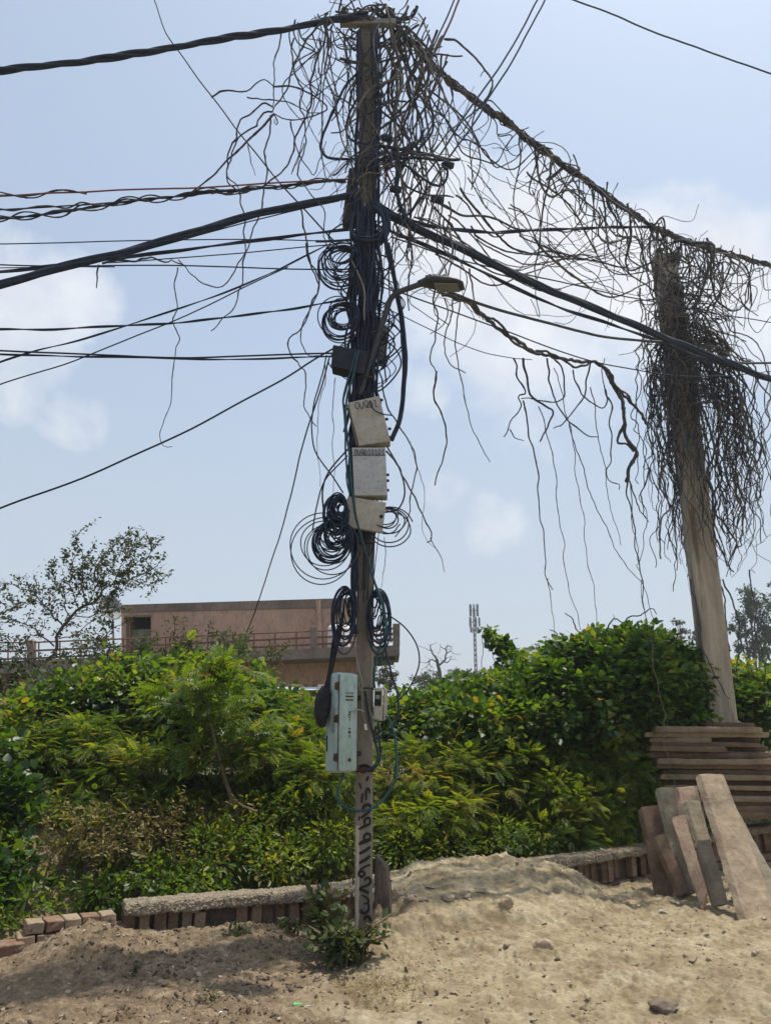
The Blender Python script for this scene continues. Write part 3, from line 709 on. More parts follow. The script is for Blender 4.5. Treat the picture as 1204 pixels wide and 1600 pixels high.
# ---- crowned trees
def crown_tree(name, label, px, py_base, Yc, lumps, trunk_r, leaf, mat, n_per_m2, tpl='oval', cat='tree', limbs_up=None, barkm='bark'):
    """lumps: (px, py, rx, ry) ellipses of the crown in the photo, each given its own depth"""
    b = at(px, py_base, Yc); b.z = min(b.z, gh(b.x, b.y) + .0); b = Vector((b.x, b.y, max(b.z, -.2)))
    t = thing(name, label, cat, b); Pp = []; N = []; T = []; S = []; tr_ = MB(); br = MB()
    cs = []
    for (x, y, rx, ry) in lumps:
        dz = random.uniform(-.5, .5)*rx*mpp(x, y, Yc); c = at(x, y, Yc + dz); u_ = mpp(x, y, Yc); cs.append((c, rx*u_, ry*u_))
    top = sum((c for c, _, _ in cs), Vector())/len(cs)
    mid = Vector((b.x, b.y, b.z)).lerp(top, .55)
    P = smooth_path([b, b.lerp(mid, .5) + Vector((random.gauss(0, .08), 0, 0)), mid], 5); tr_.tube(P, [trunk_r*(1-.4*i/len(P)) for i in range(len(P))], 8)
    for c, rx, ry in cs:
        Q = smooth_path([mid - Vector((0, 0, random.uniform(0, .2)*(mid.z-b.z))), mid.lerp(c, .5) + Vector((random.gauss(0, .1), random.gauss(0, .1), -.1))*rx, c], 4)
        br.tube(Q, [trunk_r*.5*(1-.7*i/len(Q)) for i in range(len(Q))], 5)
        for k in range(6):
            e = c + Vector((random.uniform(-1, 1)*rx, random.uniform(-1, 1)*rx, random.uniform(-.6, 1)*ry))*.8
            br.tube(smooth_path([c.lerp(mid, .3), c.lerp(e, .5), e], 3), [trunk_r*.16, trunk_r*.14, trunk_r*.12, trunk_r*.1, trunk_r*.08, trunk_r*.06, trunk_r*.04], 4)
        n = int(n_per_m2*4*math.pi*rx*ry)
        k = max(3, int(n/26)); cl = RNG.normal(size=(k, 3)); cl = unit(cl)*(RNG.random((k, 1))**.45)
        idx = RNG.integers(0, k, n); off = RNG.normal(size=(n, 3))*.16
        q = cl[idx] + off
        Pp.append(np.array(c) + q*np.array([rx, rx, ry])); N.append(q*.6 + np.array([0, 0, .8]) + RNG.normal(size=(n, 3))*.5)
        T.append(q*.5 + RNG.normal(size=(n, 3))*.7 + np.array([0, 0, -.3])); S.append(leaf*RNG.uniform(.6, 1.35, n))
    tr_.build('trunk', M[barkm], t, smooth=True); br.build('branches', M[barkm], t, smooth=True)
    leaf_mesh('crown', tpl, np.concatenate(Pp), np.concatenate(N), np.concatenate(T), np.concatenate(S), M[mat], t)
    return t
crown_tree('broadleaf_tree', 'tall rounded dark green tree beyond the leaning concrete pole', 1178, 1110, 55, [(1172,935,20,18),(1160,960,16,15),(1150,985,12,14),(1186,958,20,18),(1180,990,22,16),(1200,985,18,20),(1166,925,9,9),(1165,1010,18,12),(1190,1015,20,12)], .2, .20, 'leaf_dark', 60)
crown_tree('broadleaf_tree', 'dark green tree cut by the picture edge beyond the stone stack', 1222, 1110, 48, [(1215,945,18,22),(1226,918,20,20),(1222,975,22,20),(1215,1005,22,16)], .2, .20, 'leaf_dark', 60)
crown_tree('acacia_tree', 'flat-topped thin acacia rising behind the highest vine mound', 1062, 1060, 24, [(1062,972,18,4),(1045,985,20,4),(1078,986,22,4),(1060,996,28,5),(1092,998,16,4),(1036,1002,14,4),(1075,1008,24,5)], .05, .075, 'leaf_grey', 340)
crown_tree('acacia_tree', 'grey thorny acacia showing behind the spire of vine', 832, 1070, 26, [(815,1022,22,4),(840,1012,20,4),(828,1028,28,5),(858,1022,14,4),(800,1034,18,5),(835,1040,26,6)], .05, .07, 'leaf_grey', 240)
crown_tree('scrub_tree', 'dusty grey-green scrub tree beside the end of the terrace slab', 600, 1090, 30, [(598,1048,14,12),(612,1054,14,10),(590,1060,14,10),(606,1066,16,12)], .05, .09, 'leaf_scrub', 260)
crown_tree('scrub_tree', 'pale scrub bush under the far bare tree', 668, 1095, 40, [(655,1060,18,8),(672,1055,14,8),(690,1062,18,8),(670,1070,26,10)], .05, .10, 'leaf_scrub', 200)
crown_tree('scrub_tree', 'rounded scrub bush at the foot of the telecom mast', 722, 1095, 44, [(712,1052,14,8),(730,1056,16,8),(748,1058,16,9),(730,1068,28,10)], .05, .10, 'leaf_scrub', 200)
crown_tree('scrub_tree', 'grey-green scrub hump between the far mast and the spire of vine', 778, 1100, 36, [(770,1052,16,9),(786,1048,14,9),(778,1064,22,12)], .05, .09, 'leaf_scrub', 220)
crown_tree('dark_shrub', 'dense dark shrub below the terrace at the slanting tree', 18, 1110, 12.5, [(15,1040,20,20),(-8,1060,16,18),(28,1058,14,14),(8,1075,24,18)], .03, .06, 'leaf_dark', 420, 'oval', 'shrub')
# far scrubland that reads as one mass
n = 46000; xs = RNG.uniform(-160, 160, n); ys = RNG.uniform(55, 260, n)
hh = 1.2 + 2.2*(vnoise(xs, ys, 14, 31) + .5) ; zz = RNG.random(n)*hh
Pp = np.stack([xs, ys, zz], 1)
o = leaf_mesh('far_scrub', 'oval', Pp, RNG.normal(size=(n, 3)) + np.array([0, -.2, .8]), RNG.normal(size=(n, 3)), RNG.uniform(.35, .8, n), M["leaf_scrub"])
tag(o, 'low dusty scrubland stretching to the horizon', None, None, 'stuff')
# ============================================================ bushes behind the wall
def bush(name, label, cat, blobs, kind, mat, size, dens, stems=8, group=None, droop=.25, clump=.30, flat=0.0, stem_mat='twig', tint=(.5, .24), root=None, fw=.75, gap=.8):
    """blobs: (px, py, Y, rx_px, ry_px, depth_m): leafy lumps of one shrub; leaves sit in clumps through each lump's outer shell"""
    cs = []
    for (x, y, Yb_, rx, ry, dy) in blobs:
        u = mpp(x, y, Yb_); cs.append((np.array(at(x, y, Yb_)), np.array([rx*u, dy, ry*u])))
    ctr = sum(c for c, _ in cs)/len(cs); b = Vector(ctr if root is None else root); b.z = gh(b.x, b.y)
    t = thing(name, label, cat, b, group); PP = []; NN = []; TT = []; SS = []; TI = []
    for c, r in cs:
        area = 4*math.pi*((r[0]*r[1])**1.6/3 + (r[0]*r[2])**1.6/3 + (r[1]*r[2])**1.6/3)**(1/1.6)
        n = int(area*dens); k = max(6, int(area/(clump*clump)*gap))
        d = RNG.normal(size=(k, 3)); d[:, 1] -= fw*np.abs(RNG.normal(size=k)); d[:, 2] += .25; d = unit(d)
        rad = .62 + .46*RNG.random((k, 1)); cc = d*rad
        tone = RNG.normal(0, .17, k)
        idx = RNG.integers(0, k, n)
        off = RNG.normal(size=(n, 3))*clump*np.array([.42, .42, .30 if not flat else .12])
        q = cc[idx]; p = c + q*r + off
        out = unit(q/np.maximum(r, .1))
        PP.append(p); NN.append(out*.45 + np.array([0, 0, 1.0 + flat]) + RNG.normal(size=(n, 3))*(.55 - .25*(flat > 0)))
        TT.append(out*.5 + unit(off + 1e-6)*1.0 + RNG.normal(size=(n, 3))*.35 + np.array([0, 0, -droop])); SS.append(size*RNG.uniform(.55, 1.3, n))
        TI.append(np.clip(tint[0] + tone[idx] + RNG.normal(0, tint[1]*.8, n), 0, 1))
    P = np.concatenate(PP); gz_ = ground_h(P[:, 0], P[:, 1]); wy = wall_y(P[:, 0])
    ok = (P[:, 2] > gz_ + .02) & (P[:, 1] > wy + .16)
    f = lambda a: np.concatenate(a)[ok]
    leaf_mesh('foliage', kind, P[ok], f(NN), f(TT), f(SS), M[mat], t, f(TI))
    mb = MB()
    for k in range(stems):
        c, r = cs[k % len(cs)]; e = Vector(c + unit(RNG.normal(size=(1, 3)) + np.array([[0, -.4, .5]]))[0]*r*random.uniform(.7, 1.0))
        s = Vector((c[0] + random.uniform(-.5, .5)*r[0], c[1] + random.uniform(-.2, .4)*r[1], 0)); s.z = gh(s.x, s.y) - .05
        m_ = s.lerp(e, .5) + Vector((random.gauss(0, .12), random.gauss(0, .12), .1))
        Q = wig(smooth_path([s, m_, e], 6), .02, .4, .3, .08)
        mb.tube(Q, [.012*(1-.7*i/len(Q)) for i in range(len(Q))], 5)
    if stems: mb.build('stems', M[stem_mat], t)
    return t
H = 'heart'
bush('vine_mound', 'broad-leaved vine mound cresting under the pink house terrace', 'vine',
 [(110,1120,10.4,70,50,.9),(190,1094,10.8,70,54,.9),(270,1082,11,75,52,.9),(350,1090,11,70,50,.9),(405,1108,10.8,55,44,.8),(60,1150,9.8,50,55,.7),(300,1120,10.0,90,50,.7)], H, 'leaf_vine', .070, 740, 10)
bush('vine_mound', 'tall glossy dark vine mound, the highest crest beside the concrete pole', 'vine',
 [(985,1042,11.2,80,52,.9),(915,1052,11.2,66,54,.9),(1040,1065,11.0,48,56,.8),(1085,1060,11.9,50,44,.6),(1100,1110,11.9,50,44,.6),(880,1085,10.8,60,55,.8),(960,1110,10.4,90,60,.8),(1048,1130,10.5,40,48,.6),(1010,1090,10.3,60,55,.6)], H, 'leaf_vine', .080, 600, 12, tint=(.42, .24), clump=.26)
bush('vine_mound', 'lower vine bank sloping away beneath the spire of vine', 'vine',
 [(805,1088,11.5,60,45,.9),(745,1105,11.5,60,42,.9),(680,1120,11.2,60,42,.9),(630,1132,11,50,40,.8),(830,1130,10.4,70,50,.7),(740,1140,10.3,80,45,.7)], H, 'leaf_vine', .070, 720, 10)
bush('vine_spire', 'vine climbing a thin leaning sapling into a spire with a drooping tip', 'vine',
 [(760,986,12,6,6,.06),(766,992,12,6,6,.08),(774,1002,12,8,8,.10),(784,1014,12,12,12,.16),(797,1032,12,20,18,.24),(808,1058,11.9,32,26,.4)], H, 'leaf_vine', .075, 620, 5, clump=.12, tint=(.45, .2))
bush('vine_mound', 'green vine bank behind the stone stack and leaning concrete pole', 'vine',
 [(1160,1085,12.6,50,38,.8),(1215,1090,12.8,50,40,.8),(1120,1075,12.8,30,30,.6),(1190,1120,12,70,40,.6)], H, 'leaf_vine', .080, 560, 6)
bush('feathery_shrub', 'feathery yellow-green shrub in layers at the shaded end of the bank', 'shrub',
 [(60,1215,9.3,80,70,.8),(150,1180,9.5,80,62,.8),(230,1215,9.3,80,68,.8),(120,1270,8.8,80,55,.6),(235,1290,8.7,60,55,.6)], 'spray', 'leaf_feather', .155, 330, 12, flat=1.0, clump=.24)
bush('feathery_shrub', 'feathery shrub spreading flat sprays behind the mint meter cabinet', 'shrub',
 [(440,1138,10.5,70,42,.7),(500,1165,10,60,46,.7),(420,1180,9.4,70,55,.7),(510,1220,9,60,55,.6)], 'spray', 'leaf_feather', .155, 330, 8, flat=1.0, clump=.24)
bush('feathery_shrub', 'feathery shrub with horizontal sprays above the sand heap crest', 'shrub',
 [(650,1215,9.6,60,50,.7),(720,1200,9.9,65,45,.7),(790,1215,10.1,60,48,.7),(640,1290,8.9,50,48,.5),(700,1275,9.2,60,48,.55)], 'spray', 'leaf_feather', .155, 340, 10, flat=1.0, clump=.24, tint=(.6, .2))
bush('lance_leaved_shrub', 'thin lance-leaved shrub in sun between the sand heap and stone stack', 'shrub',
 [(900,1190,10.6,75,50,.8),(970,1210,10.5,60,55,.7),(870,1250,10,70,50,.7),(950,1275,9.95,55,48,.5),(860,1300,9.5,60,32,.45)], 'neem', 'leaf_neem', .13, 400, 10, tint=(.5, .22), clump=.24)
bush('lance_leaved_shrub', 'low leafy shrub hugging the wall just past the sand heap crest', 'shrub',
 [(690,1325,8.7,50,30,.4),(770,1310,9.1,50,30,.4),(630,1335,8.4,40,30,.35),(990,1290,10.1,25,38,.3),(830,1315,9.3,40,22,.3)], 'lance', 'leaf_neem', .070, 560, 8, clump=.2)
bush('lance_leaved_shrub', 'yellowing bushy shrub leaning over the coping beside the painted pole', 'shrub',
 [(470,1285,8.7,60,55,.55),(400,1300,8.6,60,50,.55),(520,1320,8.4,45,50,.45),(440,1350,8.0,70,38,.4),(340,1340,8.1,60,45,.45)], 'lance', 'leaf_neem', .075, 600, 12, clump=.2, tint=(.58, .26))
bush('climbing_creeper', 'dark hanging creeper curtain at the far low end of the broken wall', 'creeper',
 [(15,1300,8.2,50,80,.5),(-30,1250,8.4,60,90,.5),(20,1400,7.6,50,50,.4),(-40,1380,7.6,60,70,.4),(90,1390,8.1,40,40,.35)], H, 'leaf_vine', .075, 520, 6, tint=(.28, .2))
bush('low_shrub', 'low dark green shrub tucked behind the coping where the wall breaks off', 'shrub',
 [(250,1370,7.8,50,35,.4),(300,1390,7.5,50,25,.3),(180,1395,7.6,35,25,.3)], 'oval', 'leaf_neem', .06, 500, 6, clump=.16, tint=(.35, .2))
bush('low_shrub', 'green shrub filling the shaded corner above the stepped broken wall end', 'shrub',
 [(150,1385,7.75,40,26,.3),(110,1350,8.1,40,26,.3),(60,1330,8.6,60,40,.45),(130,1300,8.9,60,36,.45),(20,1440,7.2,40,30,.3)], 'lance', 'leaf_neem', .09, 420, 6, clump=.18, tint=(.35, .22))
# low plants carpeting the bank: nobody could count them
n = 26000; xs = RNG.uniform(-4.6, 6.5, n); dd = .2 + 3.4*RNG.random(n)**1.3; ys = wall_y(xs) + dd; zs = ground_h(xs, ys) + RNG.random(n)*.16
hole = (np.hypot((xs + 2.45)/.4, (ys - 7.75)/.35) < 1) & (RNG.random(n) < .6); q = ~hole
o = leaf_mesh('ground_cover', 'lance', np.stack([xs, ys, zs], 1)[q], RNG.normal(size=(n, 3))[q]*.6 + np.array([0, -.2, 1]), RNG.normal(size=(n, 3))[q] + np.array([0, 0, .3]), RNG.uniform(.05, .11, n)[q], M['leaf_neem']); tag(o, 'low leafy ground cover carpeting the bank behind the wall', None, None, 'stuff')
# dry, nearly leafless bush
b = at(185, 1400, 7.9); b.z = gh(b.x, b.y); db = thing('dry_bush', 'dry brown nearly leafless bush in a hollow of the green bank', 'bush', b)
mb = MB(); tips = []
for k in range(46):
    grow(mb, b + Vector((random.uniform(-.45, .45), random.uniform(-.1, .25), 0)), Vector((random.gauss(0, .5), random.gauss(-.1, .3), 1)), random.uniform(.25, .5), .006, 2, tips, .7, .1, 3)
mb.build('branches', M['twig'], db); leaves_on(tips, 5, .055, .03, 'foliage', 'lance', M['grass'], db)
bush('low_shrub', 'thin leafy bush in front of the terrace rail beside the slanting tree', 'shrub', [(110,1040,12,26,24,.4),(140,1010,12,16,22,.3),(165,1030,12,20,26,.35),(75,1065,12,30,18,.4)], 'oval', 'leaf_grey', .055, 300, 6, clump=.2)
# pinnate sapling standing out of the bank
sp_ = thing('neem_sapling', 'upright sapling with drooping pinnate fronds in front of the vine crest', 'sapling', at(372, 1300, 8.7))
mb = MB(); tips = []
main = wig(pxpath([(388,1330),(366,1250),(350,1205),(335,1170),(325,1120),(318,1080),(322,1040)], 8.4, 8.7), .015, .6); mb.tube(main, [.028*(1-.65*i/len(main)) for i in range(len(main))], 7)
for pts in ([(330,1150),(300,1120),(275,1090)], [(327,1130),(360,1105),(395,1085)], [(322,1100),(300,1075),(290,1050)], [(320,1080),(350,1060),(375,1050)], [(335,1170),(380,1150),(410,1130)], [(340,1180),(300,1165),(262,1150)], [(322,1060),(335,1035),(350,1022)], [(350,1205),(400,1200),(440,1190)]):
    Q = wig(pxpath(pts, 8.65, 8.65 + random.uniform(-.5, .2)), .015, .5); mb.tube(Q, [.012*(1-.6*i/len(Q)) for i in range(len(Q))], 5); tips.append(Q); 
tips.append(main[int(len(main)*.55):])
mb.build('trunk', M['twig'], sp_)
leaves_on(tips, 34, .23, .10, 'foliage', 'neem', M['leaf_neem'], sp_, .35)
# bare sticks poking out of the bank
for lab, pts, w in (('bare brown stick slanting out of the bank beneath the pinnate sapling', [(310,1345),(285,1325),(264,1298)], 4),
                    ('dead forked stick caught in the leaves beside the sapling trunk', [(402,1268),(380,1262),(366,1250),(352,1262)], 4)):
    P = wig(pxpath(pts, 8.0, 8.1), .01, .4); o = MB().tube(P, [w*.5*mpp(pts[0][0], pts[0][1], 8)*(1-.3*i/len(P)) for i in range(len(P))], 6).build('dead_stick', M['twig']); tag(o, lab, 'stick')
# thin upright weeds before the terrace wall
for k, (x, y0, y1, n_, lab) in enumerate([(225, 1035, 985, 7, 'thin spray of small-leaved weed before the terrace door'), (290, 1030, 962, 9, 'tallest small-leaved weed rising against the pink wall'), (332, 1020, 968, 3, 'single wispy weed stem against the pink wall'),
        (375, 1025, 985, 6, 'low wispy weed under the middle terrace rail'), (420, 1030, 1002, 6, 'weed sprouting at the edge of the terrace slab'), (165, 1050, 985, 6, 'leafy weed clump at the corner of the pink house'), (260, 1030, 1000, 6, 'small weed tuft between the door and the tallest weed')]):
    b = at(x, y0 + 12, 12); w = thing('tall_weed', lab, 'weed', b); mb = MB(); tips = []
    for j in range(n_):
        e = at(x + random.gauss(0, 16), y1 + random.uniform(0, (y0-y1)*.5), 12 + random.uniform(-.3, .3))
        P = wig(smooth_path([b + Vector((random.gauss(0, .12), random.gauss(0, .1), 0)), b.lerp(e, .5) + Vector((random.gauss(0, .04), 0, .03)), e], 5), .012, .4)
        mb.tube(P, [.008*(1-.7*i/len(P)) for i in range(len(P))], 4); tips.append(P[len(P)//4:])
    mb.build('stem', M['twig'], w); leaves_on(tips, 55, .065, .04, 'foliage', 'lance', M['leaf_scrub'], w)
# reaching tendrils above the crests
for lab, pts in (('bare tendril arching from the highest vine crest', [(970,985),(985,968),(1005,955),(1018,950),(1025,960)]), ('bare twisted tendril standing up from the vine shoulder', [(905,1010),(906,992),(902,978),(890,966),(882,958)]),
                 ('short hooked tendril above the vine shoulder', [(862,1020),(870,1000),(866,988),(858,984)]), ('thin arched tendril on the dark vine crest', [(945,985),(955,972),(970,968),(982,978)]), ('short curled tendril at the edge of the vine shoulder', [(920,998),(935,994),(948,1000)])):
    P = wig(pxpath(pts, 11, 11.1), .02, .3); o = MB().tube(P, [.013*(1-.5*i/len(P)) for i in range(len(P))], 5).build('vine_tendril', M['vine']); tag(o, lab, 'tendril')
# leafy weed at the foot of the painted pole
def weed(name, lab, b, stems, h, spread, size, n_, mat, kind='oval'):
    w = thing(name, lab, 'weed', b); mb = MB(); tips = []
    for j in range(stems):
        a = random.uniform(0, 6.28); rad = spread*math.sqrt(random.random()); e = b + Vector((math.cos(a)*rad, math.sin(a)*rad*.6, h*random.uniform(.4, 1)))
        P = smooth_path([b + Vector((math.cos(a)*rad*.4, math.sin(a)*rad*.25, -.02)), b.lerp(e, .5) + Vector((0, 0, h*.12)), e], 4)
        mb.tube(P, [.005]*len(P), 4); tips.append(P[1:])
    mb.build('stem', M['twig'], w); leaves_on(tips, n_, size, .025, 'foliage', kind, M[mat], w, .1); return w
b = gz(540, 1505, .02); weed('broadleaf_weed', 'bushy broad-leaved weed growing round the foot of the painted pole', b, 30, .30, .34, .068, 15, 'leaf_weed')
b = gz(505, 1480, .06); weed('broadleaf_weed', 'taller dark weed leaning on the brick face beside the painted pole', b, 20, .46, .20, .065, 13, 'leaf_weed')
b = gz(455, 1462, .04); weed('broadleaf_weed', 'small weed sprig at the brick wall with its own bare stalk', b, 6, .16, .14, .06, 9, 'leaf_weed')
b = gz(370, 1470, .05); weed('grass_tuft', 'small green tuft on the brown earth before the brick wall', b, 12, .09, .14, .05, 9, 'leaf_weed', 'lance')
b = gz(215, 1520, .03); weed('grass_tuft', 'tiny green sprout on the open brown earth', b, 5, .05, .08, .035, 7, 'leaf_weed', 'lance')
b = gz(325, 1568, .0); weed('grass_tuft', 'flat green sprout near the lower edge of the brown earth', b, 6, .04, .10, .035, 8, 'leaf_weed', 'lance')
# dry grass: nobody could count it
n = 5200; px_ = np.concatenate([RNG.normal(590, 45, n//3), RNG.normal(450, 110, n//3), RNG.uniform(0, 640, n - 2*(n//3))]); py_ = np.concatenate([RNG.normal(1530, 25, n//3), RNG.normal(1530, 35, n//3), RNG.uniform(1440, 1600, n - 2*(n//3))])
keep = (RNG.random(n) < .9); Q = np.array([tuple(gz(float(a), float(max(1425, c)), .03)) for a, c in zip(px_[keep], py_[keep])]); Q[:, 2] = ground_h(Q[:, 0], Q[:, 1])
m_ = vnoise(Q[:, 0], Q[:, 1], .3, 44) + vnoise(Q[:, 0], Q[:, 1], .8, 45) > .05; Q = Q[m_ & (Q[:, 1] < wall_y(Q[:, 0]))]; n = len(Q)
o = leaf_mesh('dry_grass', 'grass', Q, RNG.normal(size=(n, 3)), RNG.normal(size=(n, 3))*.9 + np.array([0, 0, .55]), RNG.uniform(.025, .075, n), M['grass']); tag(o, 'thin dry grass and straw scattered over the brown earth', None, None, 'stuff')
# pebbles and crumbs of earth
mb = MB(); ico = bmesh.new(); bmesh.ops.create_icosphere(ico, subdivisions=1, radius=1); iv = [v.co.copy() for v in ico.verts]; iF = [tuple(v.index for v in f.verts) for f in ico.faces]; ico.free()
def lump(mb, c, r, sq=(1, 1, .7), jit=.25):
    q = Quaternion(Vector((random.gauss(0,1), random.gauss(0,1), random.gauss(0,1))).normalized(), random.uniform(0, 3))
    mb.add([q @ Vector((v.x*sq[0], v.y*sq[1], v.z*sq[2]))*r*(1 + random.uniform(-jit, jit)) + c for v in iv], iF)
for k in range(4600):
    x = random.uniform(-2.6, 4.2); y = random.uniform(4.7, float(wall_y(x))); 
    if vnoise(np.array([x]), np.array([y]), .6, 51)[0] + random.uniform(-.35, .35) < 0 or x < random.uniform(-.8, .3): continue
    lump(mb, Vector((x, y, gh(x, y) + .002)), random.choice((.003, .004, .005, .006, .007, .009, .012, .018)))
for k in range(70):
    x = random.uniform(-.3, 4.0); y = random.uniform(4.8, float(wall_y(x)) - .2); r = random.choice((.014, .018, .024, .032)); lump(mb, Vector((x, y, gh(x, y) + r*.2)), r, (1, .85, .6), .35)
o = mb.build('gravel', M['clod']); tag(o, 'crumbs of earth and small gravel on the sandy ground', None, None, 'stuff')
for nm, mt, lab, cnt in (('dark_gravel', 'stone_dark', 'dark grit and earth crumbs on the brown earth', 2600), ('leaf_litter', 'twig', 'brown leaf and twig litter on the brown earth', 1900), ('pale_gravel', 'clod', 'pale grit on the brown earth', 1300)):
    mb = MB()
    for k in range(cnt):
        x = random.gauss(-1.3, .85); y = random.uniform(4.7, float(wall_y(x)) - .02)
        if vnoise(np.array([x]), np.array([y]), .4, 61 + cnt)[0] + random.uniform(-.3, .3) < 0: continue
        lump(mb, Vector((x, y, gh(x, y) + .001)), random.choice((.004, .005, .006, .008, .010, .013, .019)), (random.uniform(.6, 1.6), random.uniform(.5, 1), random.uniform(.2, .8)), .35)
    o = mb.build(nm, M[mt]); tag(o, lab, None, None, 'stuff')
def stone(name, lab, x, y, r, mat, sq=(1, 1, .7), seed=1, cat='stone', sink=.3):
    q = gz(x, y, .05); q = Vector((q.x, q.y, gh(q.x, q.y) + r*sq[2]*(1-2*sink)*.5))
    bm = bmesh.new(); bmesh.ops.create_icosphere(bm, subdivisions=4, radius=1); from_ = [v.co.copy() for v in bm.verts]
    from mathutils import noise as mn
    V = []; rs = random.Random(seed); pl = []
    for _ in range(9):
        a = Vector((rs.gauss(0, 1), rs.gauss(0, 1), rs.gauss(0, 1))).normalized(); pl.append((a, rs.uniform(.55, .9)))
    for v in from_:
        for a, dd in pl:
            e = v.dot(a) - dd
            if e > 0: v = v - a*e
        k = 1 + .18*mn.noise(v*1.1 + Vector((seed*5, 0, 0))) + .10*mn.noise(v*3 + Vector((0, seed*5, 0))) + .06*mn.noise(v*9)
        V.append(Vector((v.x*sq[0], v.y*sq[1], v.z*sq[2]))*r*k + q)
    Fc = [tuple(w.index for w in f.verts) for f in bm.faces]; bm.free()
    o = MB().add(V, Fc).build(name, M[mat], smooth=True); tag(o, lab, cat)
stone('stone', 'rounded dark stone lying alone on the pale sand', 1035, 1560, .085, 'rock', (1.15, .8, .55), 2)
stone('stone', 'angular buff stone half sunk in the slope of the sand heap', 849, 1478, .065, 'stone_a', (1.1, .8, .85), 3)
stone('stone', 'flat pale stone chunk standing in the eroded lip of the sand heap', 790, 1450, .085, 'stone_a', (.8, .5, .8), 4)
stone('stone', 'small dark pebble just below the angular buff stone', 871, 1502, .03, 'rock', (1, .8, .9), 6)
for k, (x, y, r) in enumerate([(702,1447,.06),(728,1444,.05),(672,1442,.045),(752,1438,.055),(690,1470,.025),(640,1455,.035),(765,1462,.03)]):
    stone('earth_clod', ['large cracked clod in the eroded lip of the sand heap', 'middling clod beside the cracked one', 'clod at the pole end of the eroded lip', 'clod against the flat pale stone chunk', 'small crumb of earth fallen below the cracked clod', 'rough clod at the foot of the leaning kerb stone', 'small clod fallen below the flat pale chunk'][k], x, y, r, 'clod', (1.25, .9, .55), 10 + k, 'clod')
def scrap(lab, x, y, pts, mat, cat='litter'):
    q = gz(x, y, .02); q.z = gh(q.x, q.y) + .008; mb = MB(); n = len(pts)
    top = [q + Vector((a, b_, .004 + .006*math.sin(i*2.1))) for i, (a, b_) in enumerate(pts)]; mb.prism(top, (0, 0, .003))
    tag(mb.build('litter_scrap', M[mat], rough=.002), lab, cat)
scrap('bright green wrapper scrap on the dark earth', 467, 1574, [(-.03,-.01),(.02,-.015),(.035,.01),(0,.02),(-.03,.012)], 'litter_green')
scrap('white straw-like scrap by the green wrapper', 482, 1577, [(-.02,-.006),(.02,.002),(.022,.008),(-.018,.002)], 'litter')
scrap('small white paper scrap standing on the brown earth', 345, 1582, [(-.006,-.02),(.008,-.02),(.01,.02),(-.004,.018)], 'litter')
scrap('tiny white chip on the slope below the sand heap', 889, 1531, [(-.012,-.008),(.01,-.01),(.012,.008),(-.008,.01)], 'litter')
scrap('white chip beside the angular buff stone', 826, 1481, [(-.01,-.008),(.01,-.006),(.008,.008),(-.009,.006)], 'litter')
scrap('flat pale scrap on the sand before the leaning slabs', 1036, 1424, [(-.05,-.01),(.03,-.02),(.05,.01),(-.03,.015)], 'litter')
scrap('dark green bottle shard at the lower edge of the sand', 833, 1596, [(-.02,-.01),(.02,-.01),(.02,.012),(-.018,.01)], 'cable_teal')

# ============================================================ leaning stone slabs
from mathutils import noise as MN
def quarry_slab(P, off, edge=.008, chip=.035, face=.006, seed=1, step=.022):
    """a rough-split stone: a fine grid between four corners, uneven edges, knocked-off corners, hummocky faces"""
    A, B, C, D_ = [Vector(p) for p in P]; off = Vector(off); L = max((B-A).length, (C-D_).length); Hh = max((D_-A).length, (C-B).length)
    nu = max(3, min(60, int(L/step))); nv = max(3, min(60, int(Hh/step))); nw = max(2, min(14, int(off.length/step))); sd = Vector((seed*7.7, seed*3.3, 0))
    def pt(u, v, w):
        q = A.lerp(B, u).lerp(D_.lerp(C, u), v) + off*w; cc = (A+B+C+D_)*.25 + off*.5
        n1 = MN.noise_vector(q*3.0 + sd); n2 = MN.noise_vector(q*11 + sd); n3 = MN.noise_vector(q*34 + sd)
        q = q + n1*face*1.1 + n2*face*.7 + n3*face*.35
        eu = min(u, 1-u)*L; ev = min(v, 1-v)*Hh; ew = min(w, 1-w)*off.length
        k = (eu < .012) + (ev < .012) + (ew < .012)
        if k >= 2:                                             # worn arrises and chipped corners
            q = q.lerp(cc, 0) + (cc - q).normalized()*(edge*(.5 + 1.6*max(0, MN.noise(q*14 + sd))) + (chip*max(0, MN.noise(q*6 + sd*2)) if k == 2 else chip*.6))
        return q
    V = []; ids = {}; Fc = []
    def vid(i, j, k):
        if (i, j, k) not in ids: ids[(i, j, k)] = len(V); V.append(pt(i/nu, j/nv, k/nw))
        return ids[(i, j, k)]
    for i in range(nu):
        for j in range(nv):
            Fc.append((vid(i,j,0), vid(i+1,j,0), vid(i+1,j+1,0), vid(i,j+1,0))); Fc.append((vid(i,j,nw), vid(i,j+1,nw), vid(i+1,j+1,nw), vid(i+1,j,nw)))
    for k in range(nw):
        for i in range(nu):
            Fc.append((vid(i,0,k), vid(i,0,k+1), vid(i+1,0,k+1), vid(i+1,0,k))); Fc.append((vid(i,nv,k), vid(i+1,nv,k), vid(i+1,nv,k+1), vid(i,nv,k+1)))
        for j in range(nv):
            Fc.append((vid(0,j,k), vid(0,j+1,k), vid(0,j+1,k+1), vid(0,j,k+1))); Fc.append((vid(nu,j,k), vid(nu,j,k+1), vid(nu,j+1,k+1), vid(nu,j+1,k)))
    return MB().add(V, Fc)
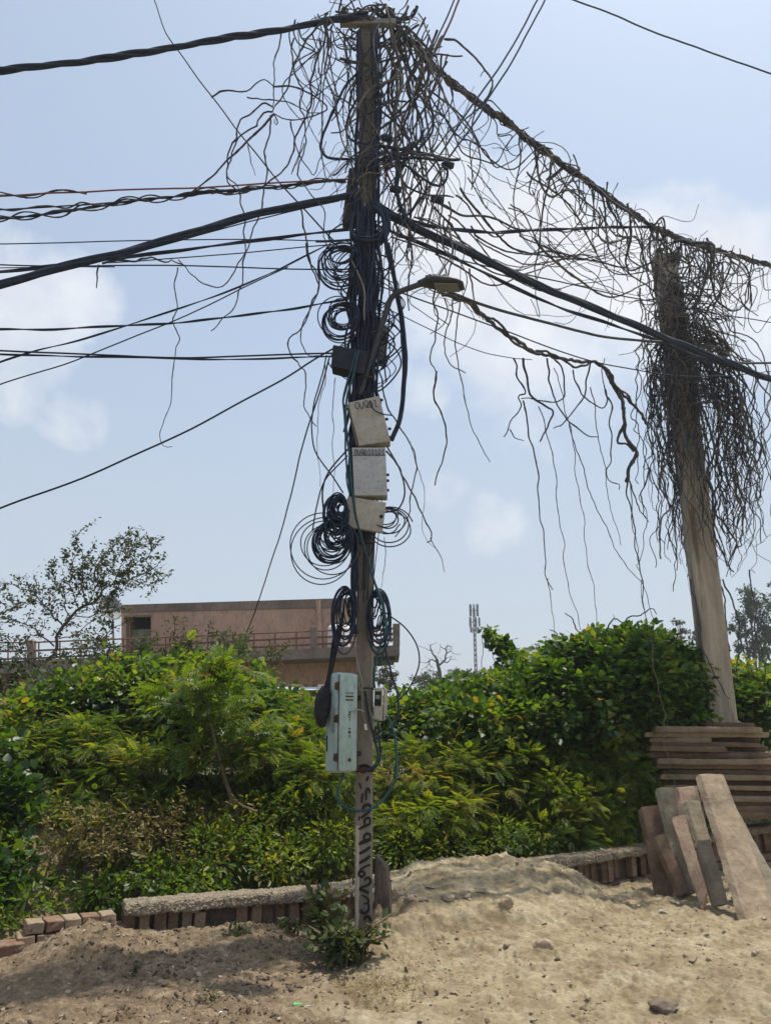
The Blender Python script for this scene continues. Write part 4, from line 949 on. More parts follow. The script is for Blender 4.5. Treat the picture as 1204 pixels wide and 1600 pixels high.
def lean_slab(lab, TL, TR, BR, BL, Yt, Yb_, th, mat, lean_side=-.55, seed=1):
    """a slab by the four photo corners of its broad face; its top is farther off than its foot"""
    P = [at(BL[0], BL[1], Yb_), at(BR[0], BR[1], Yb_), at(TR[0], TR[1], Yt), at(TL[0], TL[1], Yt)]
    n = (P[1]-P[0]).cross(P[3]-P[0]).normalized(); P0_ = P
    if n.y < 0: n = -n
    side = (P[0]-P[1]).normalized()
    off = (n*.8 - side*lean_side).normalized()*th
    o = quarry_slab(P, off*.78, .0035, .03, .006, seed).build('stone_slab', M[mat]); tag(o, lab, 'slab', 'stone slabs leaning in a row'); return o
lean_slab('largest buff slab with thin vine shadows across its face, leaning outermost', (1094,1209), (1129,1208), (1216,1438), (1166,1441), 8.15, 7.38, .085, 'stone_a', -1.0, 1)
lean_slab('rough slab half hidden behind the largest buff slab', (1122,1222), (1150,1264), (1235,1415), (1190,1425), 8.4, 7.7, .07, 'stone_b', -.3, 2)
lean_slab('narrow greenish slab directly beside the largest buff slab', (1071,1250), (1092,1250), (1137,1412), (1121,1414), 8.35, 7.75, .085, 'stone_b', -.9, 3)
lean_slab('pink slab tapering to a point at its foot', (1048,1277), (1069,1271), (1103,1392), (1095,1424), 8.25, 7.75, .08, 'stone_c', -.9, 4)
lean_slab('reddish slab whose top shows behind the narrow greenish slab', (1057,1229), (1088,1226), (1125,1390), (1098,1395), 8.75, 8.15, .08, 'stone_c', -.8, 5)
lean_slab('grey-green slab standing tall behind the pink slab', (1029,1230), (1054,1230), (1090,1395), (1068,1398), 8.95, 8.4, .08, 'stone_b', -.8, 6)
lean_slab('innermost blunt brown slab touching the brick wall', (1001,1260), (1031,1257), (1052,1398), (1030,1403), 9.0, 8.6, .08, 'stone_d', -.6, 7)
lean_slab('short brown slab between the innermost slab and the pink slab', (1021,1306), (1041,1300), (1078,1394), (1062,1398), 8.75, 8.35, .07, 'stone_d', -.7, 8)

# ============================================================ stack of flat slabs
ST = [(1099,1180,1127.5,1134,.30), (1021,1192,1134,1142,0), (1006,1203,1142.5,1149.5,.02), (1013,1112,1150.5,1157.5,0), (1016,1190,1159,1165,.03), (1014,1136,1166.5,1172,.0), (1013,1212,1174,1182.5,0), (1026,1214,1184.5,1192,0),
      (1024,1226,1193.5,1200,.03), (1034,1218,1202,1208,.05), (1030,1236,1210,1217,0), (1026,1240,1218.5,1225,.03), (1036,1232,1226.5,1233,0), (1032,1246,1235,1242,.02), (1042,1236,1243.5,1250,0), (1036,1250,1251.5,1258,.03), (1040,1242,1259.5,1266.5,0), (1044,1252,1268,1276,.0)]
desc = ['short narrow slab lying loose on the very top of the stack', 'topmost full slab of the stack, its edge catching the sun', 'second full slab from the top, its end sticking out furthest', 'short slab under the jutting one, ending midway along the stack', 'pale-edged thin slab just under the short ones', 'short thin slab above the widest gap of the stack']
for i, (x0, x1, y0, y1, dy) in enumerate(ST):
    tl = random.uniform(-.35, .35); Yf = 9.72 + dy + random.uniform(-.07, .07); d = .62 if i else .3
    y1 += random.uniform(.9, 2.0); A = at(x0, y1 - tl, Yf + .06); B = at(x1, y1 + tl + 1.5, Yf - .06); y0 -= random.uniform(-.6, 1.4); C = at(x1 - random.uniform(0, 3), y0 + tl + 1.5, Yf - .06); D_ = at(x0 + random.uniform(0, 3), y0 - tl, Yf + .06)
    o = quarry_slab([A, B, C, D_], (random.uniform(-.04, .04), d, 0), .004, .02, .007, i + 20, .028).build('flat_slab', M[random.choice(['stone_d', 'stone_d', 'stone_e'] if i > 5 else ['stone_e', 'stone_e', 'stone_d'])])
    ordn = ['seventh', 'eighth', 'ninth', 'tenth', 'eleventh', 'twelfth', 'thirteenth', 'fourteenth', 'fifteenth', 'sixteenth', 'seventeenth', 'bottom'][i-6] if i > 5 else ''
    lab = desc[i] if i < 6 else ('bottom slab of the stack resting on the coping' if i == 17 else f'flat brown slab, {ordn} down from the top of the stack')
    tag(o, lab, 'slab', 'flat slabs piled in the stack')
for (x0, x1, y0, y1, lab) in ((1110, 1188, 1151, 1158.5, 'recessed dark slab filling the row beside the short jutting one'), (1134, 1200, 1166, 1173.5, 'recessed dark slab in the widest gap of the stack')):
    o = quarry_slab([at(x0, y1, 9.92), at(x1, y1 + 1, 9.85), at(x1, y0 + 1, 9.85), at(x0, y0, 9.92)], (0, .45, 0), .004, .02, .007, 77, .028).build('flat_slab', M['stone_d']); tag(o, lab, 'slab', 'flat slabs piled in the stack')
for (x, y) in ():
    A = at(x, y + 4, 9.75); MB().box(A + Vector((0, .1, 0)), (.05, .08, .05))
# straw wisps on the stack
for lab, pts in (('dry straw wisps lying on the top slab of the stack', [(1062,1132),(1075,1124),(1090,1127),(1098,1133)]),):
    mb = MB()
    P = wig(pxpath(pts, 9.9, 9.9), .012, .1, .4, .02); mb.tube(P, [.006]*len(P), 4); tag(mb.build('dry_straw', M['grass']), lab, 'straw')
# kerb stone standing beside the painted pole
P = [at(584,1475,6.74), at(611,1472,6.74), at(613,1445,6.76), at(608,1385,6.80), at(604,1358,6.82), at(594,1344,6.84), at(585,1337,6.84)]
o = MB().prism(P, (.02, .15, 0)).build('kerb_stone', M['stone_dark'], bevel=.012, segs=2, rough=.010, cuts=4, seed=9); tag(o, 'dark upright kerb stone leaning against the foot of the painted pole', 'stone')
# ============================================================ the two poles
YP = 6.62                                   # front face of the painted pole
def zat(px, py, Y): return at(px, py, Y).z
pp = thing('concrete_pole', 'tall grey concrete utility pole with black painted characters near its foot', 'utility pole', Vector((-.185, YP + .09, 0)))
ztop = zat(576, 20, YP); zb = -.15; uB = mpp(566, 1400, YP); uT = mpp(574, 60, YP)
xc = lambda z: np.interp(z, [zb, ztop], [at(567.5, 1440, YP).x, at(574.5, 30, YP).x])
def hw(z): return np.interp(z, [zb, ztop], [13.2*uB, 13.0*uT])
def hd(z): return np.interp(z, [zb, ztop], [.13, .085])
mb = MB(); rings = 24; V = []; Fc = []
for i in range(rings):
    z = zb + (ztop - zb)*i/(rings-1); a, d = hw(z), hd(z); c = .018
    for (x, y) in ((-a+c, -d), (a-c, -d), (a, -d+c), (a, d-c), (a-c, d), (-a+c, d), (-a, d-c), (-a, -d+c)):
        V.append(Vector((xc(z) + x + random.uniform(-.0015, .0015), YP + .13 + y + .0, z)))
for i in range(rings-1):
    for k in range(8):
        k2 = (k+1) % 8; Fc.append((i*8+k, i*8+k2, (i+1)*8+k2, (i+1)*8+k))
Fc.append(tuple(range(7, -1, -1))); Fc.append(tuple((rings-1)*8 + k for k in range(8)))
mb.add(V, Fc); mb.build('shaft', M['concrete'], pp)
def front(z): return YP + .13 - hd(z)       # depth of the painted face
# flaking whitewash on the narrow side strip near the foot, with black marks
z1, z2 = zat(551, 1290, YP), -.05
mb = MB(); P = []
n_ = 26
for i in range(n_):
    z = z2 + (z1 - z2)*i/(n_-1); P.append((z, -hw(z) + .001, -hw(z) + .034 + random.uniform(-.005, .005)))
V = []; Fc = []
for z, a, b in P: V += [Vector((xc(z) + a, front(z) + .013, z)), Vector((xc(z) + a + .016, front(z) - .003, z)), Vector((xc(z) + b, front(z) - .003, z))]
for i in range(n_-1): Fc += [(i*3, i*3+1, i*3+4, i*3+3), (i*3+1, i*3+2, i*3+5, i*3+4)]
mb.add(V, Fc); mb.build('whitewash_strip', M['whitewash'], pp)
def on_pole(px, py, lift=.004):
    q = at(px, py, YP); 
    for _ in range(3): q = at(px, py, front(q.z) - lift)
    return q
def flat_stroke(mb, pts, w, nrm=Vector((0, -1, 0)), th=.002):
    """a brush stroke: ribbon of width w (varying) lying on a face"""
    P = smooth_path(pts, 5); n = len(P); V = []; Fc = []
    for i, p in enumerate(P):
        t = (P[min(i+1, n-1)] - P[max(i-1, 0)]).normalized(); s = t.cross(nrm).normalized()
        ww = w*.5*(.75 + .35*math.sin(3.14*(i+.5)/n)) * random.uniform(.9, 1.1)
        V += [p + s*ww, p - s*ww]
    for i in range(n-1): Fc.append((2*i, 2*i+1, 2*i+3, 2*i+2))
    mb.add(V, Fc)
mb = MB()
def S2(pts, w=3.6):
    flat_stroke(mb, [on_pole(530 + x/9.41, 1310 + y/9.41, .004 + len(mb.v)*1e-6) for x, y in pts], w*uB)
def S1(pts, w=3.6):
    flat_stroke(mb, [on_pole(530 + x/11.43, 1190 + y/11.43, .004 + len(mb.v)*1e-6) for x, y in pts], w*uB)
S2([(285,85),(380,50),(465,15)], 4.5); S2([(290,225),(380,180),(458,120)], 4.5); S2([(290,365),(380,315),(455,255)], 4.5)
S2([(455,388),(380,415),(310,470),(290,530),(325,565),(368,530),(352,490),(310,490)], 3.8)
S2([(372,622),(395,585),(440,585),(458,640),(420,685),(340,715),(292,745)], 4.0); S2([(292,745),(360,770),(432,800)], 4.4)
S2([(330,832),(395,870),(428,915),(415,950),(360,962)], 3.4); S2([(415,950),(432,1000),(425,1060),(370,1100),(325,1085),(330,1040)], 4.0)
S2([(365,1200),(380,1160),(420,1150),(452,1180),(450,1225)], 4.2)
S1([(345,1475),(440,1420),(555,1375)], 4.2); S1([(555,1375),(545,1300),(490,1290),(440,1340),(445,1415)], 3.8)
S1([(345,1210),(440,1160),(550,1110)], 4.0); S1([(548,1110),(545,1020),(490,1010),(450,1060),(450,1150)], 3.8)
S1([(350,1055),(355,1010),(362,970)], 2.6); S1([(390,1010),(460,950),(545,890)], 4.2); S1([(545,890),(550,790),(490,770),(430,810),(425,890)], 4.6)
S1([(398,735),(402,650),(420,560)], 3.4); S1([(480,690),(475,600),(490,490),(530,500),(540,570)], 3.8)
S1([(385,485),(375,430),(350,380)], 2.8); S1([(480,350),(500,310),(515,260)], 3.4); S1([(350,85),(450,70),(548,100)], 4.4); S1([(360,160),(440,190),(520,120)], 3.2)
for (x, y0, y1) in ((549, 1395, 1412), (551, 1372, 1384), (550, 1322, 1350), (552, 1420, 1432), (549.5, 1300, 1312)):
    flat_stroke(mb, [on_pole(x, y0, .0075), on_pole(x + 1, (y0+y1)/2, .0075), on_pole(x, y1, .0075)], 2.6*uB)
mb.build('painted_characters', M['blackpaint'], pp)
# steel collars, cross arm and insulator pins at the head
def collar(py, h, mat='dark_metal', extra=.012, par=None):
    z = zat(570, py, YP); a, d = hw(z) + extra, hd(z) + extra; mb = MB(); c = Vector((xc(z), YP + .13, z))
    mb.box(c, (2*a, 2*d, h)); return mb.build('steel_collar', M[mat], par or pp, bevel=.006, segs=1)
collar(262, .05); collar(345, .06); collar(44, .07, 'gi'); collar(1203, .035, 'rust', .016); collar(848, .012, 'dark_metal', .006); collar(1075, .012, 'dark_metal', .006)
mb = MB(); zc = zat(575, 40, YP); mb.box(Vector((xc(zc), YP - .03, zc)), (.62, .07, .07)); mb.build('cross_arm', M['gi'], pp, bevel=.006, segs=1)
for dx in (-.26, .24):
    mb = MB(); mb.lathe(Vector((xc(zc) + dx, YP - .03, zc + .03)), [(.012, 0), (.012, .07), (.035, .08), (.045, .11), (.03, .13), (.045, .15), (.035, .18), (.015, .19)], 12); mb.build('insulator', M['dark_metal'], pp, smooth=True)
mb = MB(); mb.prism([at(545,262,YP-.02), at(560,262,YP-.02), at(556,345,YP-.02), at(534,345,YP-.02)], (0, .14, 0)); mb.build('side_bracket', M['dark_metal'], pp, bevel=.01)
for y in (120, 155, 205, 290):
    q = on_pole(572, y, -.001); mb = MB(); mb.lathe(q, [(.008, -.004), (.010, .003), (.004, .003)], 8, (0, -1, 0)); mb.build('bolt_hole', M['slot'], pp)

YR = 10.6
rp = thing('concrete_pole', 'pale shorter concrete pole behind the slab stack, shrouded in dead creeper', 'utility pole', at(1131, 1125, YR + .15) - Vector((0, 0, 1.3)))
mb = MB(); V = []; Fc = []; path = [(1133,1190,22),(1131,1125,21.5),(1112,960,20.5),(1092,800,19.5),(1072,640,18.5),(1056,510,17.5),(1040,395,16.5)]
rg = []
for i in range(len(path)-1):
    for k in range(4):
        t = k/4; rg.append([path[i][j]*(1-t) + path[i+1][j]*t for j in range(3)])
rg.append(path[-1])
for (x, y, w) in rg:
    q = at(x, y, YR); a = w*mpp(x, y, YR); d = .12; c = .02
    for (dx, dy) in ((-a+c, -d), (a-c, -d), (a, -d+c), (a, d-c), (a-c, d), (-a+c, d), (-a, d-c), (-a, -d+c)):
        V.append(q + Vector((dx + random.uniform(-.003, .003), d + dy + random.uniform(-.002, .002), 0)))
for i in range(len(rg)-1):
    for k in range(8):
        k2 = (k+1) % 8; Fc.append((i*8+k, (i+1)*8+k, (i+1)*8+k2, i*8+k2))
Fc.append(tuple(range(8))); Fc.append(tuple((len(rg)-1)*8 + k for k in range(7, -1, -1)))
mb.add(V, Fc); mb.build('shaft', M['concrete_pale'], rp)
for (x, y, r) in ((1052, 402, .10), (1057, 452, .10), (1066, 498, .08)):
    mb = MB(); c = at(x, y, YR - .02); mb.lathe(c, [(r*.35, -.10), (r*.8, -.08), (r, -.05), (r*.7, -.015), (r*.7, .015), (r, .05), (r*.8, .08), (r*.35, .10)], 14, (0.35, -1, .2)); mb.build('insulator', M['dark_metal'], rp, smooth=True)
    mb = MB(); mb.tube([c, c + Vector((-.05, .10, 0))], .02, 6); mb.build('bracket', M['dark_metal'], rp)
mb = MB(); c = at(1033, 389, YR); mb.lathe(c + Vector((0, .08, -.03)), [(.02, 0), (.05, .02), (.06, .07), (.03, .10)], 12); mb.build('top_cap', M['dark_metal'], rp, smooth=True)

# ============================================================ boxes on the painted pole
def pxbox(name, corners, Y, depth, mat, parent=None, bevel=.012, segs=3, rake=0):
    P = [at(x, y, Y) for x, y in corners]; return MB().prism(P, (0, depth, 0)).build(name, M[mat], parent, bevel=bevel, segs=segs)
def letters(txt, TLp, TRp, BLp, Y, parent, w=.0045, gap=.28, mat='ink', name='marker_writing'):
    """handwriting between photo corners: top-left, top-right and bottom-left of the line"""
    G = {'O': [[(.5,0),(.12,.15),(0,.5),(.15,.88),(.5,1),(.85,.85),(1,.5),(.85,.12),(.5,0)]], '0': [[(.5,0),(.1,.2),(.02,.55),(.2,.95),(.55,1),(.85,.75),(.9,.35),(.5,0)]],
         'U': [[(0,0),(.05,.6),(.3,1),(.65,.95),(.9,.6),(.95,0)]], 'Q': [[(.5,0),(.12,.15),(0,.5),(.15,.88),(.5,1),(.85,.85),(1,.5),(.85,.12),(.5,0)], [(.45,.6),(.8,.95),(1.15,1.15)]], '1': [[(.1,.15),(.5,0),(.5,.5),(.5,1)], [(.1,1),(.5,1),(.9,1)]]}
    n = len(txt); mb = MB(); a = at(*TLp, Y); ux = (at(*TRp, Y) - a)/n; uy = at(*BLp, Y) - a
    for i, ch in enumerate(txt):
        for st in G[ch]:
            pts = [a + ux*(i + gap/2 + (1-gap)*x) + uy*(y + .06*math.sin(i*2.3)) + Vector((0, -.0035 - i*2e-5, 0)) for x, y in st]
            flat_stroke(mb, pts, w)
    return mb.build(name, M[mat], parent)
YB = YP - .19
def tb_root(name, lab, cat, x, y, Y): return thing(name, lab, cat, at(x, y, Y))
r1 = tb_root('junction_box', 'tilted beige junction box marked with five characters, topmost of the pale boxes', 'junction box', 580, 697, YB)
pxbox('box_body', [(560.5,696), (610,689), (592,618), (543,629)], YB, .15, 'beige', r1, .007)
pxbox('lid_seam', [(556,694), (558.5,695.5), (545,634), (542,631)], YB + .012, .10, 'parapet', r1, .002, 1)
for (x, y) in ((594.5,625), (602.5,655), (607,670), (609,683)): 
    q = at(x + .6, y, YB + .05); mb = MB(); mb.lathe(q, [(.014, -.01), (.014, .012), (.009, .02)], 10, (1, 0, 0)); mb.build('cable_gland', M['dark_metal'], r1)
letters('OUQ01', (553, 629.0), (589, 624.5), (555, 639.5), YB, r1, .0075)
mb = MB(); mb.tube(pxpath([(577,626),(584,640),(598,647),(613,649)], YB - .02, YB - .02), .006, 6); mb.build('loose_wire', M['cable'], r1)
r2 = tb_root('junction_box', 'grey-white upright junction box marked with nine characters under the tilted one', 'junction box', 578, 774, YB)
pxbox('box_body', [(553,774), (605,774), (602,699), (549.5,699)], YB, .16, 'greybox', r2, .007)
mb = MB(); mb.box((at(551.5, 711.5, YB) + at(602, 711.5, YB))*.5 + Vector((0, -.001, 0)), ((at(602.3, 712, YB) - at(551.5, 712, YB)).x, .006, .004)); mb.build('lid_seam', M['slot'], r2)
for y in (742, 751, 766): 
    q = at(604.5, y, YB + .05); mb = MB(); mb.lathe(q, [(.014, -.01), (.014, .012), (.009, .02)], 10, (1, 0, 0)); mb.build('cable_gland', M['dark_metal'], r2)
letters('OUQ010101', (553.0, 702.3), (600.5, 702.8), (553.3, 710), YB, r2, .0065)
r3 = tb_root('cover_plate', 'flat beige cover plate with two dark bolts, lowest of the pale boxes', 'cover plate', 570, 832, YB + .02)
pxbox('plate', [(537.5,822), (597,832), (603,785), (544,775)], YB + .02, .05, 'beige', r3, .005, 2)
for (x, y) in ((544.2,799), (595.5,807)):
    q = at(x, y, YB + .02); mb = MB(); mb.lathe(q, [(.017, -.004), (.017, .006), (.010, .012), (.010, .02), (.004, .022)], 12, (0, -1, 0)); mb.build('bolt', M['dark_metal'], r3, smooth=False)
r4 = tb_root('splice_box', 'black tilted splice box among the cables above the pale boxes', 'splice box', 547, 580, YB - .02)
pxbox('box_body', [(517,570), (569,583), (577,549), (520,538)], YB - .02, .20, 'splice', r4, .012)
mb = MB(); mb.prism([at(516.5,570.6,YB-.027), at(569,583.6,YB-.027), at(569.5,581.4,YB-.027), at(516.8,568.4,YB-.027)], (0, .02, 0)); mb.build('lid_seam', M['cable'], r4)
r5 = tb_root('driver_box', 'narrow grey box strapped behind the street lamp arm', 'box', 597, 565, YP - .02)
pxbox('box_body', [(589,563), (603,566), (606,509), (592,507)], YP - .02, .12, 'gi', r5, .008)
mb = MB(); mb.lathe(at(613.5, 508, YP), [(.02, -.012), (.022, 0), (.012, .02)], 10, (.2, -.3, 1)); mb.tube([at(605, 511, YP), at(613, 510, YP)], .008, 5); mb.build('knob', M['dark_metal'], r5)
mb = MB(); mb.tube(pxpath([(605,513),(612,520),(616,528),(606,545)], YP - .03, YP - .03), .007, 5); mb.build('wire_tail', M['cable'], r5)

# mint meter cabinet
Yc = 6.34; mc = thing('meter_cabinet', 'rust-streaked mint green metal meter cabinet hung on the painted pole', 'meter cabinet', at(533, 1212, Yc))
zt, zl = zat(532, 1052, Yc), zat(532, 1206, Yc); hh = zt - zl; rot = Matrix.Rotation(R(38), 3, 'Z')
ex = rot @ Vector((1, 0, 0)); ey = rot @ Vector((0, 1, 0)); ed = at(531, 1130, Yc)            # the near upright edge
w1 = .175; w2 = .19
def cpt(u, v, z): return Vector((ed.x, ed.y, 0)) + ex*u + ey*v + Vector((0, 0, z))
mb = MB(); mb.prism([cpt(0, 0, zl), cpt(w1, 0, zl), cpt(w1, 0, zt), cpt(0, 0, zt)], ey*(w2*.14)); mb.build('door', M['mint'], mc, bevel=.026, segs=4, smooth=True)
mb = MB(); mb.prism([cpt(-.004, w2*.17, zl - .012), cpt(w1 - .004, w2*.17, zl - .012), cpt(w1 - .004, w2*.17, zt + .012), cpt(-.004, w2*.17, zt + .012)], ey*(w2*.95)); mb.build('body', M['mint'], mc, bevel=.026, segs=4, smooth=True)
mb = MB(); mb.prism([cpt(.006, w2*.135, zl + .01), cpt(w1 - .01, w2*.135, zl + .01), cpt(w1 - .01, w2*.135, zt - .008), cpt(.006, w2*.135, zt - .008)], ey*.012); mb.build('seam', M['slot'], mc)
for f_ in (.13, .47, .86):
    z = zt - hh*f_; mb = MB(); c = cpt(-.006, w2*.16, z); mb.tube([c - Vector((0, 0, .032)), c + Vector((0, 0, .032))], .011, 8); mb.box(c + ey*.022 + ex*.003, (.006, .05, .055), rot); mb.build('hinge', M['rust'], mc)
for f0, f1 in ((.14, .30), (.64, .80)):
    mb = MB(); c = cpt(-.005, w2*.92, zt - hh*(f0+f1)/2); mb.box(c, (.008, .014, hh*(f1-f0)), rot); mb.build('vent_slot', M['slot'], mc)
for k in range(3):
    mb = MB(); c = cpt(w1*.52, -.002, zt - hh*(.20 + .037*k)); mb.box(c, (.085 - .004*k, .010, .010), rot); mb.build('louvre', M['rust' if k else 'gi'], mc, bevel=.003, segs=1)
for f_, s_ in ((.40, .014), (.43, .022), (.455, .012), (.48, .009), (.57, .013), (.605, .022), (.64, .010), (.655, .008)):
    mb = MB(); c = cpt(w1*.54, -.001, zt - hh*f_); mb.lathe(c, [(s_*.55, -.002), (s_*.5, .003), (s_*.2, .003)], 9, -ey); mb.build('rivet_hole', M['slot'], mc)
mb = MB(); c = cpt(w1*.56, -.001, zt - hh*.885); mb.lathe(c, [(.016, -.002), (.014, .004), (.006, .006)], 9, -ey); mb.build('rust_bolt', M['rust'], mc)
mb = MB(); c = cpt(-.012, w2*.42, zt - hh*.49); mb.tube([c + Vector((0, 0, .10)), c + Vector((0, 0, .09)) - ex*.012, c - Vector((0, 0, .06)) - ex*.012, c - Vector((0, 0, .09))], .008, 6); mb.build('handle', M['gi'], mc)
mb = MB(); c = cpt(w1*.8, w2*.9, zt - hh*.5); mb.box(c + Vector((.06, .08, .2)), (.2, .04, .04)); mb.box(c + Vector((.06, .08, -.25)), (.2, .04, .04)); mb.build('mounting_strap', M['dark_metal'], mc)
# small dirty junction box on the other side
jb = thing('fuse_box', 'small grimy cream fuse box with a dark window, opposite the mint cabinet on its pole', 'fuse box', at(594, 1127, 6.55))
pxbox('box_body', [(583.5,1124), (597,1127), (598,1074), (584.5,1074)], 6.55, .16, 'beige', jb, .010)
pxbox('side_panel', [(598,1127), (604.5,1122), (605,1078), (599,1072.5)], 6.57, .13, 'beige', jb, .008)
pxbox('window', [(585,1102.5), (595,1103.5), (595.5,1080), (586,1080)], 6.542, .02, 'slot', jb, .003, 1)
pxbox('meter_label', [(586.5,1092), (593,1092.5), (593.3,1086), (587,1086)], 6.536, .01, 'gi', jb, .001, 1)
# hanging bundle of black cable ends
hb = thing('cable_bundle', 'black bundle of doubled cables hanging like a tail beside the mint cabinet', 'cable bundle', at(503, 1137, 6.5))
for k in range(9):
    x = 541 - k*1.2; P = pxpath([(x - 4 + k*.6, 950 + k*3), (530 - k*1.2, 1000), (514 + random.uniform(-3, 3), 1060), (505 + random.uniform(-7, 6), 1100), (502 + random.uniform(-5, 7), 1130 + random.uniform(-5, 5))], 6.52 + random.uniform(-.03, .03), 6.42 + random.uniform(-.05, .05), 6)
    mb = MB(); mb.tube(P, .010, 6); mb.build('cable', M['tape'], hb)
mb = MB(); P = pxpath([(508,1072),(506,1085),(504,1105),(502,1122),(504,1137)], 6.44, 6.44, 6); n = len(P); mb.tube(P, [.02 + .045*math.sin(3.14*min(1, (i+1)/n*1.02))**.8 for i in range(n)], 9); mb.build('taped_end', M['tape'], hb, rough=.012, cuts=1)

# ============================================================ street lamp
sl_ = thing('street_lamp', 'grey street lamp on a bent pipe arm clamped to the painted pole', 'street lamp', at(566, 610, 6.5))
P = smooth_path([at(562,618,6.50), at(574,580,6.49), at(590,530,6.46), at(604,484,6.42), at(611,466,6.40), at(624,456,6.37), at(645,448,6.32), at(660,443,6.30)], 6)
mb = MB(); mb.tube(P, 4.6*mpp(590, 530, 6.46), 12); mb.build('pipe_arm', M['lamp_grey'], sl_, smooth=True)
A = at(652, 445, 6.32); B = at(724, 446, 6.22); axd = (B - A).normalized(); L = (B - A).length; sd = Vector((0, 0, 1)).cross(axd).normalized(); sd = (sd + Vector((0, 0, .12))).normalized(); upv = axd.cross(sd).normalized()
sec = [(0, .035, .035, .0), (.10, .045, .045, .01), (.22, .085, .060, .015), (.40, .125, .058, .012), (.65, .135, .048, .006), (.88, .12, .034, .0), (1.0, .085, .018, -.004)]
V = []; Fc = []
for (t, w, h, o_) in sec:
    for k in range(16):
        a = 6.283*k/16; cx = math.copysign(abs(math.cos(a))**.6, math.cos(a))*w; cz = math.sin(a)*h
        if cz < 0: cz *= .45
        V.append(A + axd*(L*t) + sd*cx + upv*(cz + o_))
for i in range(len(sec)-1):
    for k in range(16):
        k2 = (k+1) % 16; Fc.append((i*16+k, (i+1)*16+k, (i+1)*16+k2, i*16+k2))
Fc.append(tuple(range(16))); Fc.append(tuple((len(sec)-1)*16 + k for k in range(15, -1, -1)))
MB().add(V, Fc).build('lamp_head', M['lamp_grey'], sl_, smooth=True)
mb = MB(); P = [A + axd*(L*t) + sd*w - upv*(.024 - .006*t) for t, w in ((.40, -.095), (.40, .095), (.90, .088), (.90, -.088))]; mb.prism(P, upv*-.008); mb.build('lens', M['lens'], sl_)
mb = MB()
for t in (.28, .38, .48, .58): mb.box(A + axd*(L*t) + upv*.062, (.03, .14, .035), Matrix((axd, sd, upv)).transposed())
mb.box(A + axd*(L*.40) + upv*.05, (.20, .12, .05), Matrix((axd, sd, upv)).transposed()); mb.build('heat_sink', M['dark_metal'], sl_, bevel=.006, segs=1)
for y in (520, 590):
    q = at(592 if y == 520 else 570, y, 6.47); mb = MB(); mb.tube([q + Vector((-.07, .0, 0)), q + Vector((0, -.045, 0)), q + Vector((.07, 0, 0)), q + Vector((.05, .12, 0))], .010, 6); mb.build('clamp', M['dark_metal'], sl_)
# ============================================================ overhead cables
def cable(lab, pts, wpx, Y0=6.6, Y1=6.2, mat='cable', strands=1, name='overhead_cable', cat='cable', vine=0, sub=6, twist=.6, amp=.004):
    P = pxpath(pts, Y0, Y1, sub)
    if amp: P = wig(P, amp, 1.2, .2, .10)
    mid = pts[len(pts)//2]; r = wpx*.5*mpp(mid[0], mid[1], (Y0+Y1)/2)
    if strands == 1 and not vine:
        return tag(MB().tube(P, r, 6).build(name, M[mat], smooth=True), lab, cat)
    t = thing(name, lab, cat, P[0])
    P = resample(P, .03)
    def helix(P, rad, pitch, ph, jit=0):
        out = []; s = 0
        for i, p in enumerate(P):
            d = (P[min(i+1, len(P)-1)] - P[max(i-1, 0)]).normalized(); u = d.cross(Vector((0, 0, 1))).normalized(); v = d.cross(u)
            if i: s += (p - P[i-1]).length
            a = 6.283*s/pitch + ph; k = rad*(1 + (jit*math.sin(s*5 + ph*3) if jit else 0)); out.append(p + (u*math.cos(a) + v*math.sin(a))*k)
        return out
    if strands == 1: MB().tube(P, r, 6).build('cable', M[mat], t, smooth=True)
    else:
        for k in range(strands):
            rs = r*.52; MB().tube(helix(P, r*.52, twist*random.uniform(.96, 1.04), 6.283*k/strands, .25), rs, 6).build('strand', M[mat], t, smooth=True)
    for k in range(vine):
        Q = wig(helix(P, r + .010, random.uniform(.3, .6), random.uniform(0, 6), .5), .006, .3, .15, .03)
        MB().tube(Q, stem_r(len(Q), .008, .2), 5).build('twining_stem', M['vine'], t)
    return t
cable('thick twisted black bundle running level to the very top of the painted pole', [(-60,118),(0,110),(150,94),(290,70),(440,47),(500,34),(575,22)], 11, 6.0, 6.55, strands=3, name='overhead_cable_bundle', twist=1.1)
cable('faded red wire with dead vine twined round its far end', [(135,300),(330,291),(530,281),(560,280)], 2.6, 6.1, 6.58, 'cable_red')
cable('faded red wire end wrapped in dead vine, joining the bare red wire', [(-60,307),(0,306),(70,303),(136,300)], 2.8, 6.0, 6.1, 'cable_red', 1, vine=2)
cable('thin black wire wrapped in dead vine just under the red wire', [(-60,330),(0,328),(80,323),(150,318),(260,309),(400,295),(540,281)], 2.2, 6.0, 6.58, vine=1)
cable('black wire thickly wrapped in twisted dead vine, lowest of the vine-wrapped three', [(-60,344),(0,340),(75,334),(150,324),(215,313),(260,308),(330,299),(400,295),(470,287),(540,282)], 4.5, 6.0, 6.56, strands=2, vine=2, twist=.35)
cable('thickest black cable rising steadily to the pole under the red wire', [(-60,463),(0,445),(130,410),(260,375),(400,335),(530,309),(556,302)], 12, 5.7, 6.58, strands=4, name='overhead_cable_bundle', twist=3.0)
cable('thin black wire close beneath the thickest black cable', [(-60,468),(0,449),(260,382),(400,343),(530,314)], 2.0, 5.72, 6.58)
cable('medium black cable crossing the thickest cable near the cloud', [(-60,429),(0,424),(100,414),(200,402),(300,389),(400,375),(545,358)], 6, 6.0, 6.58, strands=2, twist=2.0)
cable('fine level wire passing above the crossing of the two thick cables', [(-60,381),(0,380),(260,376),(420,374),(540,376)], 1.8, 6.1, 6.6)
